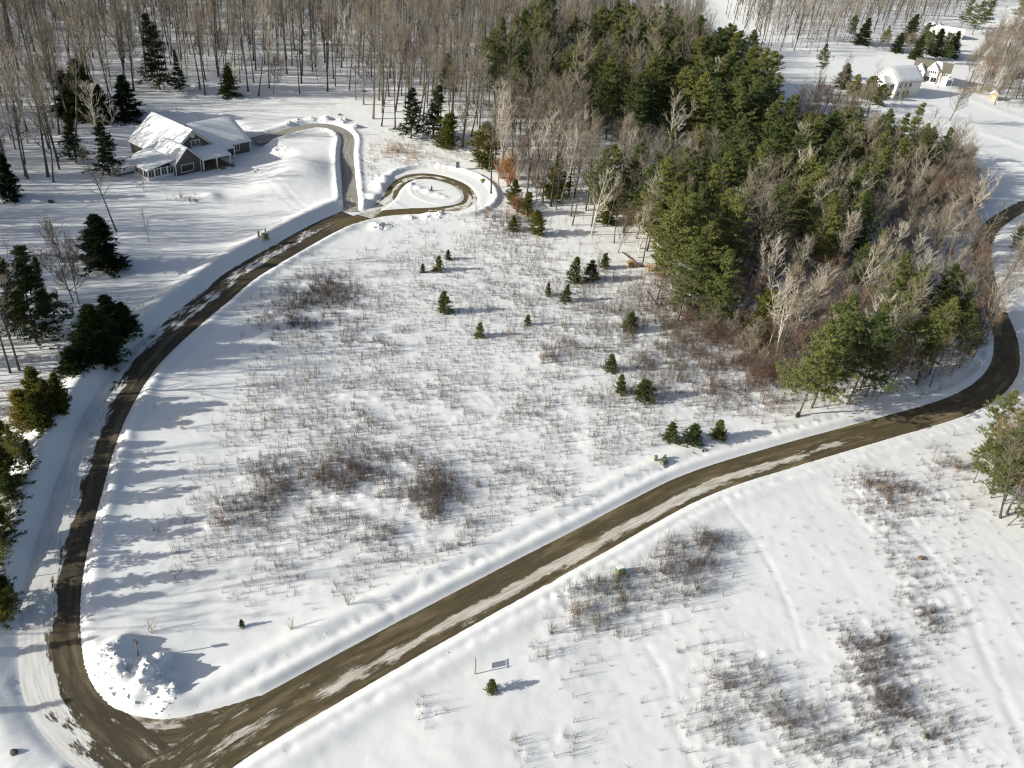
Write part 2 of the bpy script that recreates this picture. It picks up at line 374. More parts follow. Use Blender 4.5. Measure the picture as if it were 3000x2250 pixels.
def road_mat(name, dark, light, slush, sc=1.0, mud=(0.21, 0.17, 0.105), white=(0.80, 0.79, 0.77), edge=(0.40, 0.58)):
    m, nt, b, out = nmat(name)
    uv = nt.nodes.new('ShaderNodeUVMap')
    mp = nt.nodes.new('ShaderNodeMapping')
    mp.inputs['Scale'].default_value = (0.75 * sc, 0.17 * sc, 1)
    nt.links.new(uv.outputs[0], mp.inputs[0])
    n = nt.nodes.new('ShaderNodeTexNoise'); n.inputs['Scale'].default_value = 1.0; n.inputs['Detail'].default_value = 9; n.inputs['Roughness'].default_value = 0.72
    nt.links.new(mp.outputs[0], n.inputs['Vector'])
    at = nt.nodes.new('ShaderNodeAttribute'); at.attribute_name = 'bare'
    a1 = node(nt, 'ShaderNodeMath', operation='SUBTRACT'); a1.inputs[1].default_value = 0.5
    nt.links.new(n.outputs['Fac'], a1.inputs[0])
    a2 = node(nt, 'ShaderNodeMath', operation='MULTIPLY_ADD'); a2.inputs[1].default_value = 2.6
    nt.links.new(a1.outputs[0], a2.inputs[0]); nt.links.new(at.outputs['Fac'], a2.inputs[2])
    st = nt.nodes.new('ShaderNodeMapRange'); st.interpolation_type = 'SMOOTHSTEP'
    st.inputs['From Min'].default_value = edge[0]; st.inputs['From Max'].default_value = edge[1]
    nt.links.new(a2.outputs[0], st.inputs[0])
    mp2 = nt.nodes.new('ShaderNodeMapping'); mp2.inputs['Scale'].default_value = (1.2, 0.10, 1)
    nt.links.new(uv.outputs[0], mp2.inputs[0])
    n2 = nt.nodes.new('ShaderNodeTexNoise'); n2.inputs['Scale'].default_value = 1.6; n2.inputs['Detail'].default_value = 7; n2.inputs['Roughness'].default_value = .7
    nt.links.new(mp2.outputs[0], n2.inputs['Vector'])
    rd = ramp(nt, [(0.28, dark), (0.52, tuple(0.5 * (p + q) for p, q in zip(dark, light))), (0.75, light)])
    nt.links.new(n2.outputs['Fac'], rd.inputs[0])
    mp3 = nt.nodes.new('ShaderNodeMapping'); mp3.inputs['Scale'].default_value = (2.2, 0.16, 1)
    nt.links.new(uv.outputs[0], mp3.inputs[0])
    n3 = nt.nodes.new('ShaderNodeTexNoise'); n3.inputs['Scale'].default_value = 1.5; n3.inputs['Detail'].default_value = 6
    nt.links.new(mp3.outputs[0], n3.inputs['Vector'])
    rs = ramp(nt, [(0.33, slush), (0.62, white)])
    nt.links.new(n3.outputs['Fac'], rs.inputs[0])
    mp4 = nt.nodes.new('ShaderNodeMapping'); mp4.inputs['Scale'].default_value = (0.55, 0.07, 1); mp4.inputs['Location'].default_value = (3.1, 7.7, 0)
    nt.links.new(uv.outputs[0], mp4.inputs[0])
    n4 = nt.nodes.new('ShaderNodeTexNoise'); n4.inputs['Scale'].default_value = 1.0; n4.inputs['Detail'].default_value = 7; n4.inputs['Roughness'].default_value = .65
    nt.links.new(mp4.outputs[0], n4.inputs['Vector'])
    r4 = ramp(nt, [(0.50, (0, 0, 0)), (0.66, (.75, .75, .75))])
    nt.links.new(n4.outputs['Fac'], r4.inputs[0])
    mxd = nt.nodes.new('ShaderNodeMixRGB'); mxd.inputs[2].default_value = (*mud, 1)
    nt.links.new(r4.outputs[0], mxd.inputs[0]); nt.links.new(rd.outputs[0], mxd.inputs[1])
    rd = mxd
    mx = nt.nodes.new('ShaderNodeMixRGB')
    nt.links.new(st.outputs[0], mx.inputs[0]); nt.links.new(rs.outputs[0], mx.inputs[1]); nt.links.new(rd.outputs[0], mx.inputs[2])
    nt.links.new(mx.outputs[0], b.inputs['Base Color'])
    b.inputs['Roughness'].default_value = 0.8
    b.inputs['Specular IOR Level'].default_value = 0.15
    bp = nt.nodes.new('ShaderNodeBump'); bp.inputs['Strength'].default_value = 0.5; bp.inputs['Distance'].default_value = 0.03; bp.invert = True
    nt.links.new(st.outputs[0], bp.inputs['Height']); nt.links.new(bp.outputs[0], b.inputs['Normal'])
    return m
ROADM = road_mat('wet_sanded_asphalt', (0.062, 0.049, 0.029), (0.150, 0.120, 0.070), (0.44, 0.39, 0.30), 1.0, (0.27, 0.215, 0.125), (0.70, 0.67, 0.61), (0.34, 0.66))
LANEM = road_mat('snowy_asphalt', (0.052, 0.043, 0.031), (0.105, 0.088, 0.06), (0.64, 0.62, 0.59))
RINGM = road_mat('sanded_asphalt', (0.085, 0.068, 0.034), (0.15, 0.118, 0.06), (0.62, 0.58, 0.50), 1.2)
DRIVEM = road_mat('worn_driveway', (0.22, 0.205, 0.18), (0.40, 0.38, 0.335), (0.62, 0.61, 0.58), 1.4, (0.46, 0.44, 0.39))

def plain(name, col, rough=0.7, var=0.12, scale=2.0, spec=0.3, bump=0.0):
    m, nt, b, out = nmat(name)
    n = noise(nt, scale, 4)
    r = ramp(nt, [(0.3, tuple(c * (1 - var) for c in col)), (0.7, tuple(min(1, c * (1 + var)) for c in col))])
    nt.links.new(n.outputs['Fac'], r.inputs[0]); nt.links.new(r.outputs[0], b.inputs['Base Color'])
    b.inputs['Roughness'].default_value = rough
    b.inputs['Specular IOR Level'].default_value = spec
    if bump:
        bp = nt.nodes.new('ShaderNodeBump'); bp.inputs['Distance'].default_value = bump
        nt.links.new(n.outputs['Fac'], bp.inputs['Height']); nt.links.new(bp.outputs[0], b.inputs['Normal'])
    return m
def siding(name, col, step=0.18):
    m, nt, b, out = nmat(name)
    tc = nt.nodes.new('ShaderNodeTexCoord')
    w = nt.nodes.new('ShaderNodeTexWave'); w.bands_direction = 'Z'; w.wave_profile = 'SAW'
    w.inputs['Scale'].default_value = 0.314 / step
    nt.links.new(tc.outputs['Object'], w.inputs['Vector'])
    n = noise(nt, 0.9, 4)
    r = ramp(nt, [(0.3, tuple(c * 0.9 for c in col)), (0.7, tuple(c * 1.08 for c in col))])
    nt.links.new(n.outputs['Fac'], r.inputs[0]); nt.links.new(r.outputs[0], b.inputs['Base Color'])
    bp = nt.nodes.new('ShaderNodeBump'); bp.inputs['Distance'].default_value = 0.02
    nt.links.new(w.outputs['Fac'], bp.inputs['Height']); nt.links.new(bp.outputs[0], b.inputs['Normal'])
    b.inputs['Roughness'].default_value = 0.7
    return m
def bark(name, c0, c1, scale=1.2):
    m, nt, b, out = nmat(name)
    oi = nt.nodes.new('ShaderNodeObjectInfo')
    n = noise(nt, scale, 4)
    ad = node(nt, 'ShaderNodeMath', operation='MULTIPLY_ADD'); ad.inputs[1].default_value = 0.55
    nt.links.new(oi.outputs['Random'], ad.inputs[0])
    h = node(nt, 'ShaderNodeMath', operation='MULTIPLY'); h.inputs[1].default_value = 0.55
    nt.links.new(n.outputs['Fac'], h.inputs[0]); nt.links.new(h.outputs[0], ad.inputs[2])
    r = ramp(nt, [(0.15, c0), (0.8, c1)])
    nt.links.new(ad.outputs[0], r.inputs[0]); nt.links.new(r.outputs[0], b.inputs['Base Color'])
    b.inputs['Roughness'].default_value = 0.85
    b.inputs['Specular IOR Level'].default_value = 0.15
    return m
def leafy(name, cols, scale=0.8, trans=0.33):
    m, nt, b, out = nmat(name)
    nt.nodes.remove(b)
    oi = nt.nodes.new('ShaderNodeObjectInfo')
    n = noise(nt, scale, 3)
    ad = node(nt, 'ShaderNodeMath', operation='MULTIPLY_ADD'); ad.inputs[1].default_value = 0.5
    nt.links.new(oi.outputs['Random'], ad.inputs[0])
    h = node(nt, 'ShaderNodeMath', operation='MULTIPLY'); h.inputs[1].default_value = 0.65
    nt.links.new(n.outputs['Fac'], h.inputs[0]); nt.links.new(h.outputs[0], ad.inputs[2])
    r = ramp(nt, [(0.2 + 0.6 * i / (len(cols) - 1), c) for i, c in enumerate(cols)])
    nt.links.new(ad.outputs[0], r.inputs[0])
    d = nt.nodes.new('ShaderNodeBsdfDiffuse'); t = nt.nodes.new('ShaderNodeBsdfTranslucent'); mx = nt.nodes.new('ShaderNodeMixShader')
    mx.inputs[0].default_value = trans
    nt.links.new(r.outputs[0], d.inputs[0]); nt.links.new(r.outputs[0], t.inputs[0])
    nt.links.new(d.outputs[0], mx.inputs[1]); nt.links.new(t.outputs[0], mx.inputs[2])
    nt.links.new(mx.outputs[0], out.inputs[0])
    return m
BARK = bark('grey_bark', (0.038, 0.032, 0.026), (0.15, 0.128, 0.102))
TWIG = bark('bare_twigs', (0.12, 0.102, 0.080), (0.325, 0.282, 0.222))
TWIGRED = bark('red_twigs', (0.13, 0.085, 0.062), (0.28, 0.19, 0.14))
RUST = bark('rusty_leaves', (0.22, 0.11, 0.055), (0.34, 0.18, 0.09))
PALE = bark('pale_bark', (0.36, 0.32, 0.26), (0.60, 0.55, 0.47))
PINEBARK = bark('pine_bark', (0.075, 0.055, 0.04), (0.17, 0.13, 0.095))
NPINE = leafy('pine_needles', [(0.060, 0.090, 0.041), (0.132, 0.162, 0.064), (0.235, 0.240, 0.085)])
NSPRUCE = leafy('spruce_needles', [(0.016, 0.028, 0.015), (0.034, 0.050, 0.022), (0.062, 0.080, 0.030)])
NCEDAR = leafy('cedar_needles', [(0.062, 0.076, 0.022), (0.125, 0.13, 0.034), (0.22, 0.195, 0.045)])
NYOUNG = leafy('young_spruce_needles', [(0.045, 0.068, 0.028), (0.085, 0.11, 0.04), (0.15, 0.155, 0.052)])
WEED = bark('dry_stems', (0.10, 0.08, 0.06), (0.24, 0.20, 0.145))
WEEDD = bark('dark_stems', (0.06, 0.046, 0.037), (0.15, 0.115, 0.09))
STRAW = bark('straw_stems', (0.30, 0.20, 0.11), (0.48, 0.36, 0.21))
GREYSIDE = siding('grey_siding', (0.085, 0.080, 0.074))
WHITESIDE = siding('white_siding', (0.74, 0.72, 0.67))
WHITE = plain('white_trim', (0.80, 0.79, 0.76), 0.5, 0.04)
SHINGLE = plain('dark_shingles', (0.15, 0.14, 0.115), 0.85, 0.25, 3.0)
GLASS = plain('dark_glass', (0.022, 0.023, 0.026), 0.08, 0.3, 0.7, 0.6)
TAN = siding('tan_boards', (0.40, 0.31, 0.20), 0.15)
TANSIDE = plain('tan_door', (0.50, 0.42, 0.30), 0.7, 0.1)
GREEN = plain('green_paint', (0.16, 0.24, 0.11), 0.45, 0.15, 3.0)
PALEGREEN = plain('pale_green_paint', (0.17, 0.23, 0.12), 0.45, 0.12, 3.0)
OLIVE = plain('olive_paint', (0.16, 0.165, 0.10), 0.55, 0.2, 3.0)
DARK = plain('dark_metal', (0.04, 0.04, 0.04), 0.5, 0.2)
BLUEGREY = plain('blue_grey_box', (0.12, 0.14, 0.17), 0.5, 0.15)
WOOD = plain('weathered_wood', (0.20, 0.155, 0.11), 0.8, 0.25, 3.0)
ORANGEWOOD = plain('fresh_wood', (0.46, 0.25, 0.09), 0.8, 0.2, 3.0)
DIRT = plain('frozen_dirt', (0.28, 0.19, 0.10), 0.9, 0.3, 3.0, bump=.05)
ROCK = plain('dark_rock', (0.10, 0.095, 0.09), 0.9, 0.3, 3.0, bump=.05)
CONC = plain('concrete', (0.42, 0.41, 0.38), 0.9, 0.1)
BRICK = plain('red_brick', (0.30, 0.13, 0.075), 0.9, 0.2, 4.0)

# ------------------------------------------------------------------ object helpers
def link(o, parent=None):
    COL.objects.link(o)
    if parent is not None:
        o.parent = parent
    return o
def tag(o, label=None, cat=None, group=None, kind=None):
    if label: o['label'] = label
    if cat: o['category'] = cat
    if group: o['group'] = group
    if kind: o['kind'] = kind
    return o
def obj(name, me, parent=None):
    return link(bpy.data.objects.new(name, me), parent)
def empty(name, loc, rz=0.0, label=None, cat=None, group=None):
    o = bpy.data.objects.new(name, None)
    o.empty_display_size = 0.3
    o.location = loc
    o.rotation_euler = (0, 0, rz)
    link(o)
    return tag(o, label, cat, group)

nxg, nyg = len(GX), len(GY)
ii = (np.arange(nyg - 1)[:, None] * nxg + np.arange(nxg - 1)[None, :]).ravel()
me = mk('snowy_ground', np.stack([x, y, z], 1), [np.stack([ii, ii + 1, ii + nxg + 1, ii + nxg], 1)], SNOW, True)
tag(obj('snowy_ground', me), kind='structure')

# ------------------------------------------------------------------ road sheets
def road_sheet(name, P, hw, mat, rows, dz, nu=13):
    T = np.gradient(P, axis=0); T /= np.linalg.norm(T, axis=1)[:, None]
    N = np.stack([-T[:, 1], T[:, 0]], 1)                        # left of travel
    n = len(P)
    L = np.concatenate([[0], np.cumsum(np.linalg.norm(np.diff(P, axis=0), axis=1))])
    us = np.linspace(0, 1, nu)
    w = hw + 0.55
    X = P[:, None, :] + N[:, None, :] * (w * (1 - 2 * us))[None, :, None]
    zz = zb(X[..., 0], X[..., 1]) - 0.30 + dz
    V = np.concatenate([X, zz[..., None]], 2).reshape(-1, 3)
    i0 = (np.arange(n - 1)[:, None] * nu + np.arange(nu - 1)[None, :]).ravel()
    me = mk(name, V, [np.stack([i0, i0 + nu, i0 + nu + 1, i0 + 1], 1)], mat, True)
    sv = np.array([r[0] for r in rows]); rv = np.array([r[1] for r in rows])
    s = L / L[-1]
    ru = np.linspace(0, 1, rv.shape[1])
    B = np.stack([np.interp(s, sv, np.array([np.interp(u, ru, r) for r in rv])) for u in us], 1)
    at = me.attributes.new('bare', 'FLOAT', 'POINT')
    at.data.foreach_set('value', B.ravel().astype(np.float32))
    uvl = me.uv_layers.new(name='UVMap')
    uvv = np.stack([np.broadcast_to(us[None, :] * 2 * w, (n, nu)), np.broadcast_to(L[:, None], (n, nu))], 2).reshape(-1, 2)
    li = np.empty(len(me.loops), np.int32); me.loops.foreach_get('vertex_index', li)
    uvl.data.foreach_set('uv', uvv[li].astype(np.float32).ravel())
    return tag(obj(name, me), kind='structure')
def FS(px):
    """share of the main road's length where it passes this column of the photo"""
    P = np.array([(a, b, float(zb(a, b))) for a, b in MAIN[:int(len(MAIN) * .75)]]) - C_
    sx = (1500 + FPX * (P @ R_) / (P @ F_)) / S
    return float(np.argmin(np.abs(sx - px))) / (len(MAIN) - 1)
# rows: share of the way along, then bareness from the left edge to the right edge
road_sheet('road', MAIN, 2.7, ROADM, [
    (0.00, [.7, .8, .7, .8, .8, .7, .8, .8, .7]), (FS(420), [.6, .75, .65, .7, .7, .65, .7, .8, .6]), (FS(600), [.7, .85, .75, .75, .65, .6, .7, .85, .7]), (FS(760), [.9, 1., .95, .8, .5, .35, .6, 1., .8]),
    (FS(860), [1., 1.1, 1.1, 1., .75, .15, .65, 1., .9]), (FS(1000), [1., 1.2, 1.2, 1.1, .8, .02, .55, 1., .7]), (FS(1250), [1., 1.2, 1.2, 1.1, .7, 0., .4, .95, .6]), (FS(1500), [1., 1.2, 1.2, 1.1, .65, -.05, .35, .95, .65]), (FS(1700), [.9, 1.2, 1.2, 1.1, .65, .1, .65, 1., .8]),
    (FS(1800), [.8, 1.0, 1.1, 1.1, .6, .5, .9, 1.1, 1.]), (FS(1900), [.6, .8, 1.1, 1.1, .95, .9, 1.1, 1.2, 1.]), (FS(2100), [.75, .9, 1.1, 1.1, 1., 1., 1.1, 1.1, .9]), (1.0, [.8, 1., 1.1, 1.1, 1., 1., 1.1, 1.1, .9])], 0.056, 17)
road_sheet('lane', LANE, 3.1, LANEM, [
    (0.0, [.8, .8, .8, .9, .9, .9, .8]), (0.05, [.4, .5, .7, .8, .8, .8, .7]), (0.10, [-.1, .1, .4, .6, .9, .8, .7]), (0.16, [-.3, .0, .15, .5, 1., .9, .5]),
    (0.25, [-.3, .0, .1, .25, 1., 1.1, .8]), (0.42, [-.3, .0, .2, .2, 1., 1.1, .8]), (0.54, [-.3, .1, .5, .8, 1.1, 1.2, .9]), (0.64, [.1, .7, .6, .4, .9, 1.2, .9]), (0.78, [.2, .8, .5, .3, 1., 1.2, .9]), (0.90, [.3, .8, .6, .5, 1., 1.2, .9]), (1.0, [.7, .9, 1., 1., 1., 1., .8])], 0.048, 13)
road_sheet('road_apron', APRON, 2.5, ROADM, [(0.0, [.5, .9, .9, .9, .9]), (.3, [.3, .6, .8, .8, .8]), (.6, [.5, .7, .8, .7, .8]), (1.0, [.8, .9, .9, .9, .9])], 0.040)
road_sheet('ring', RING, 1.45, RINGM, [(0.0, [1, 1, 1, 1, 1]), (0.18, [.9, 1., 1., 1., .8]), (0.30, [.5, .7, .5, .6, .3]), (0.42, [.6, .8, .35, .3, .2]), (0.52, [.5, .6, .9, .9, .6]), (0.62, [.7, .8, .35, .8, .8]), (0.74, [.8, .6, .35, .9, .9]), (0.82, [.9, .9, .5, .9, .9]), (0.87, [.4, .3, 0, .55, .2]), (1.0, [.2, .4, 0, .4, .1])], 0.066, 9).name = 'turning_circle'
road_sheet('drive', DRIVE, 1.75, DRIVEM, [(0.0, [.4, .7, .6, .8, .6]), (0.06, [.9, .7, .6, .7, .9]), (0.15, [1.1, .95, .85, .9, 1.0]), (0.55, [1.1, .95, .9, .9, 1.0]), (0.75, [.9, 1., .8, .9, .9]), (1.0, [1.2, 1.2, 1.1, 1.0, .8])], 0.074, 9).name = 'driveway'

# ------------------------------------------------------------------ tree meshes
def unit(v):
    return v / (np.linalg.norm(v, axis=-1, keepdims=True) + 1e-9)
def frames(D):
    a = np.where(np.abs(D[:, 2:3]) > 0.9, np.array([[1.0, 0, 0]]), np.array([[0, 0, 1.0]]))
    A = unit(np.cross(D, a)); B = np.cross(D, A)
    return A, B
def prisms(P0, P1, R0, R1, k=5):
    P0 = np.asarray(P0, float); P1 = np.asarray(P1, float); R0 = np.asarray(R0, float); R1 = np.asarray(R1, float)
    n = len(P0)
    A, B = frames(unit(P1 - P0))
    th = np.arange(k) * 2 * math.pi / k
    ring = A[:, None, :] * np.cos(th)[None, :, None] + B[:, None, :] * np.sin(th)[None, :, None]
    V = np.concatenate([P0[:, None, :] + ring * R0[:, None, None], P1[:, None, :] + ring * R1[:, None, None]], 1).reshape(-1, 3)
    b = np.arange(n)[:, None] * 2 * k
    i = np.arange(k)[None, :]; j = (i + 1) % k
    Fq = np.stack([b + i, b + j, b + k + j, b + k + i], 2).reshape(-1, 4)
    return V, Fq
def spikes(P0, P1, R0):
    P0 = np.asarray(P0, float); P1 = np.asarray(P1, float); R0 = np.asarray(R0, float)
    n = len(P0)
    A, B = frames(unit(P1 - P0))
    th = np.arange(3) * 2 * math.pi / 3
    ring = A[:, None, :] * np.cos(th)[None, :, None] + B[:, None, :] * np.sin(th)[None, :, None]
    V = np.concatenate([P0[:, None, :] + ring * R0[:, None, None], P1[:, None, :]], 1).reshape(-1, 3)
    b = np.arange(n)[:, None] * 4
    i = np.arange(3)[None, :]; j = (i + 1) % 3
    Ft = np.stack([b + i, b + j, b + 3 + 0 * i], 2).reshape(-1, 3)
    return V, Ft
def merge(parts):
    Vs, Fs, off = [], {3: [], 4: []}, 0
    for V, F in parts:
        Vs.append(V)
        Fs[F.shape[1]].append(F + off)
        off += len(V)
    return np.vstack(Vs), [np.vstack(f) for f in Fs.values() if f]

def poly_line(r, p, d, L, n, wob, up):
    pts = [p]
    for i in range(n):
        d = unit(d + r.normal(0, wob, 3) + np.array([0, 0, up]))
        p = p + d * L / n
        pts.append(p)
    return np.array(pts)

def bare_tree(seed, H, clear, spread, nl, nb=6, ntw=6, r0=None, lean=0.0, fork=False, twl=0.9, twr=0.013):
    r = np.random.default_rng(seed)
    trunk_p, crown_p = [], []
    r0 = r0 or H * 0.0105
    seg0, seg1, ra, rb = [], [], [], []
    tw0, tw1, twR = [], [], []
    m0, m1, ma, mb = [], [], [], []
    stems = [poly_line(r, np.array([0, 0, -0.4]), unit(np.array([lean, r.normal(0, .02), 1.0])), H, 9, 0.022, 0.06)]
    srad = [r0]
    if fork:
        q = stems[0][4]
        stems.append(poly_line(r, q, unit(np.array([r.normal(0, .5), r.normal(0, .5), 1.2])), H * 0.52, 6, 0.06, 0.1)); srad.append(r0 * 0.55)
        q = stems[0][3]
        stems.append(poly_line(r, q, unit(np.array([r.normal(0, .6), r.normal(0, .6), 1.2])), H * 0.45, 6, 0.06, 0.12)); srad.append(r0 * 0.45)
    for si, pts in enumerate(stems):
        n = len(pts) - 1
        rads = srad[si] * (1 - 0.93 * (np.arange(n + 1) / n) ** 1.1)
        if si == 0:
            rads[0] *= 1.35
        seg0 += list(pts[:-1]); seg1 += list(pts[1:]); ra += list(rads[:-1]); rb += list(rads[1:])
        cnt = nl if si == 0 else nl // 2
        for k in range(cnt):
            t = (clear if si == 0 else 0.25) + (1 - (clear if si == 0 else 0.25)) * (k + r.random()) / cnt
            t = min(t, 0.985)
            f = t * n; i0 = int(f)
            p = pts[i0] + (pts[min(i0 + 1, n)] - pts[i0]) * (f - i0)
            a = k * 2.4 + r.normal(0, 0.5)
            tt = (t - clear) / (1 - clear)
            el_ = math.radians(25 + 40 * max(tt, 0) + r.normal(0, 10))
            d = np.array([math.cos(a) * math.cos(el_), math.sin(a) * math.cos(el_), math.sin(el_)])
            L = spread * (0.45 + 0.75 * math.sin(math.pi * (0.18 + 0.72 * max(tt, 0)))) * r.uniform(0.6, 1.15) * (1 if si == 0 else .75)
            lp = poly_line(r, p, d, L, 4, 0.14, 0.12)
            lr = max(0.018, srad[si] * (1 - t) * 0.5 + 0.018)
            lrad = lr * (1 - 0.75 * np.arange(5) / 4)
            seg0 += list(lp[:-1]); seg1 += list(lp[1:]); ra += list(lrad[:-1]); rb += list(lrad[1:])
            for q in range(nb):
                f = 0.25 + 0.75 * (q + r.random()) / nb
                j = min(int(f * 4), 3)
                bp_ = lp[j] + (lp[j + 1] - lp[j]) * (f * 4 - j)
                bd = unit(unit(lp[j + 1] - lp[j]) + r.normal(0, 0.55, 3) + np.array([0, 0, 0.25]))
                bl = L * r.uniform(0.28, 0.55) * (1.15 - 0.6 * f) + 0.35
                bl_p = poly_line(r, bp_, bd, bl, 2, 0.15, 0.1)
                m0 += list(bl_p[:-1]); m1 += list(bl_p[1:]); ma += [twr * 1.7, twr * 1.25]; mb += [twr * 1.25, twr * .8]
                for w in range(ntw):
                    g = r.uniform(0.1, 1.0)
                    jj = 0 if g < .5 else 1
                    tp = bl_p[jj] + (bl_p[jj + 1] - bl_p[jj]) * (g * 2 - jj)
                    td = unit(bd + r.normal(0, 0.6, 3) + np.array([0, 0, 0.3]))
                    tw0.append(tp); tw1.append(tp + td * twl * r.uniform(0.45, 1.2)); twR.append(twr * r.uniform(.7, 1.1))
    Vt, Ft = prisms(seg0, seg1, ra, rb, 5)
    c1 = prisms(m0, m1, ma, mb, 3)
    c2 = spikes(tw0, tw1, twR)
    return (Vt, [Ft]), merge([c1, c2])

def conifer(seed, H, clear, R, prof, nw, per, tufts, nneed, nlen, nwid, el0, el1, droop, r0=None, upt=0.4, wob=0.03, fan=0.3):
    r = np.random.default_rng(seed)
    tp = poly_line(r, np.array([0, 0, -0.4]), np.array([0, 0, 1.0]), H, 8, wob, 0.1)
    r0 = r0 or H * 0.0105
    n = len(tp) - 1
    rads = r0 * (1 - 0.95 * np.arange(n + 1) / n); rads[0] *= 1.3
    seg0 = list(tp[:-1]); seg1 = list(tp[1:]); ra = list(rads[:-1]); rb = list(rads[1:])
    C, D = [], []
    for w in range(nw):
        t = (w + r.random() * 0.8) / nw
        zt = clear + (1 - clear) * t
        f = min(zt, 0.995) * n; i0 = int(f)
        p = tp[i0] + (tp[min(i0 + 1, n)] - tp[i0]) * (f - i0)
        for b in range(per):
            a = r.uniform(0, 2 * math.pi)
            L = R * prof(t) * r.uniform(0.45, 1.2) + 0.15
            e = math.radians(el0 + (el1 - el0) * t + r.normal(0, 7))
            d = np.array([math.cos(a) * math.cos(e), math.sin(a) * math.cos(e), math.sin(e)])
            lp = poly_line(r, p, d, L, 3, 0.07, droop)
            br = max(0.012, r0 * (1 - zt) * 0.22)
            seg0 += list(lp[:-1]); seg1 += list(lp[1:]); ra += [br, br * .8, br * .5]; rb += [br * .8, br * .5, br * .2]
            side = unit(np.cross(d, np.array([0, 0, 1.0])))
            m = max(2, int(tufts * (0.35 + 0.65 * L / R)))
            for q in range(m):
                g = 0.22 + 0.78 * (q + r.random()) / m
                j = min(int(g * 3), 2)
                c = lp[j] + (lp[j + 1] - lp[j]) * (g * 3 - j)
                c = c + side * r.normal(0, 1) * fan * L * (1.15 - g) + np.array([0, 0, r.normal(0, 0.06 * nlen)])
                for k in range(nneed):
                    C.append(c + r.normal(0, nlen * 0.35, 3) * [1, 1, .45]); D.append(d * 0.7 + r.normal(0, 0.75, 3) + np.array([0, 0, upt]))
    top = tp[-1]
    for k in range(nneed * 4):
        C.append(top + np.array([r.normal(0, .12), r.normal(0, .12), -r.uniform(0, 1) * H * 0.04])); D.append(np.array([r.normal(0, .6), r.normal(0, .6), 1.0]))
    C = np.array(C); D = unit(np.array(D))
    N = len(C)
    A, B = frames(D)
    ph = r.uniform(0, math.pi, N)[:, None]
    W = A * np.cos(ph) + B * np.sin(ph)
    ln = nlen * r.uniform(0.6, 1.3, N)[:, None]; wd = nwid * r.uniform(0.7, 1.3, N)[:, None]
    V = np.stack([C - W * wd * .5 - D * ln * .25, C + W * wd * .5 - D * ln * .15, C + D * ln], 1).reshape(-1, 3)
    Ft = np.arange(N * 3).reshape(-1, 3)
    Vt, Fq = prisms(seg0, seg1, ra, rb, 4)
    return (Vt, [Fq]), (V, [Ft])

KIND = {}
def add_kind(name, pair, mt, mc):
    (Vt, Ft), (Vc, Fc) = pair
    KIND.setdefault(name, []).append((mk(name + '_trunk', Vt, Ft, mt), mk(name + '_crown', Vc, Fc, mc)))
for s_ in range(6):
    add_kind('forest', bare_tree(100 + s_, 21.5 + 1.8 * (s_ % 4), 0.52 - 0.08 * (s_ % 3), 4.0, 18, 7, 6, 0.22 + 0.03 * (s_ % 3), lean=0.03 * (s_ - 2.5), fork=(s_ % 3 == 0)), BARK, TWIG)
for s_ in range(3):
    add_kind('spreading', bare_tree(140 + s_, 13.5, 0.26, 5.6, 26, 7, 7, 0.24, fork=True, twl=1.0, twr=.014), BARK, TWIG)
for s_ in range(3):
    add_kind('pale', bare_tree(160 + s_, 19, 0.42, 3.6, 18, 6, 5, 0.19, lean=0.05 * (s_ - 1), fork=True), PALE, PALE)
for s_ in range(3):
    add_kind('brushy', bare_tree(180 + s_, 11, 0.2, 3.2, 20, 7, 7, 0.09, lean=0.06 * (s_ - 1), fork=True, twl=1.0), BARK, TWIGRED if s_ == 1 else TWIG)
for s_ in range(4):
    add_kind('sapling', bare_tree(200 + s_, 4.2, 0.3, 0.85, 10, 3, 2, 0.035, lean=0.06 * (s_ - 1.5), twl=0.45, twr=.009), BARK, TWIG)
def shrub(seed, H, n, spread, mt, tw=5, twr=0.011):
    r = np.random.default_rng(seed)
    s0, s1, a0, a1, t0, t1, tr = [], [], [], [], [], [], []
    for k in range(n):
        a = r.uniform(0, 2 * math.pi)
        b = np.array([r.normal(0, .12), r.normal(0, .12), -0.15])
        d = np.array([math.cos(a) * spread * r.random(), math.sin(a) * spread * r.random(), 1.0])
        L = H * r.uniform(.6, 1.1)
        pl = poly_line(r, b, unit(d), L, 3, .12, .05)
        s0 += list(pl[:-1]); s1 += list(pl[1:]); a0 += [.02, .016, .012]; a1 += [.016, .012, .007]
        for q in range(tw):
            g = r.uniform(.3, 1); j = min(int(g * 3), 2)
            p = pl[j] + (pl[j + 1] - pl[j]) * (g * 3 - j)
            t0.append(p); t1.append(p + unit(unit(pl[j + 1] - pl[j]) + r.normal(0, .5, 3)) * H * r.uniform(.15, .4)); tr.append(twr)
    V, F = merge([prisms(s0, s1, a0, a1, 3), spikes(t0, t1, tr)])
    return mk('shrub', V, F, mt)
SHRUB = {'brown': [shrub(300 + i, 1.7, 16, .7, WEEDD) for i in range(3)], 'red': [shrub(310 + i, 1.8, 18, .7, TWIGRED) for i in range(3)],
         'straw': [shrub(320 + i, 1.6, 14, .8, STRAW) for i in range(2)], 'rust': [shrub(330 + i, 2.6, 34, .7, RUST, 9, .02) for i in range(2)],
         'grey': [shrub(340 + i, 1.8, 12, .6, WEED) for i in range(3)]}
pp = lambda t: (1 - t) ** 0.75 * (0.62 + 0.5 * t) if t < 1 else 0
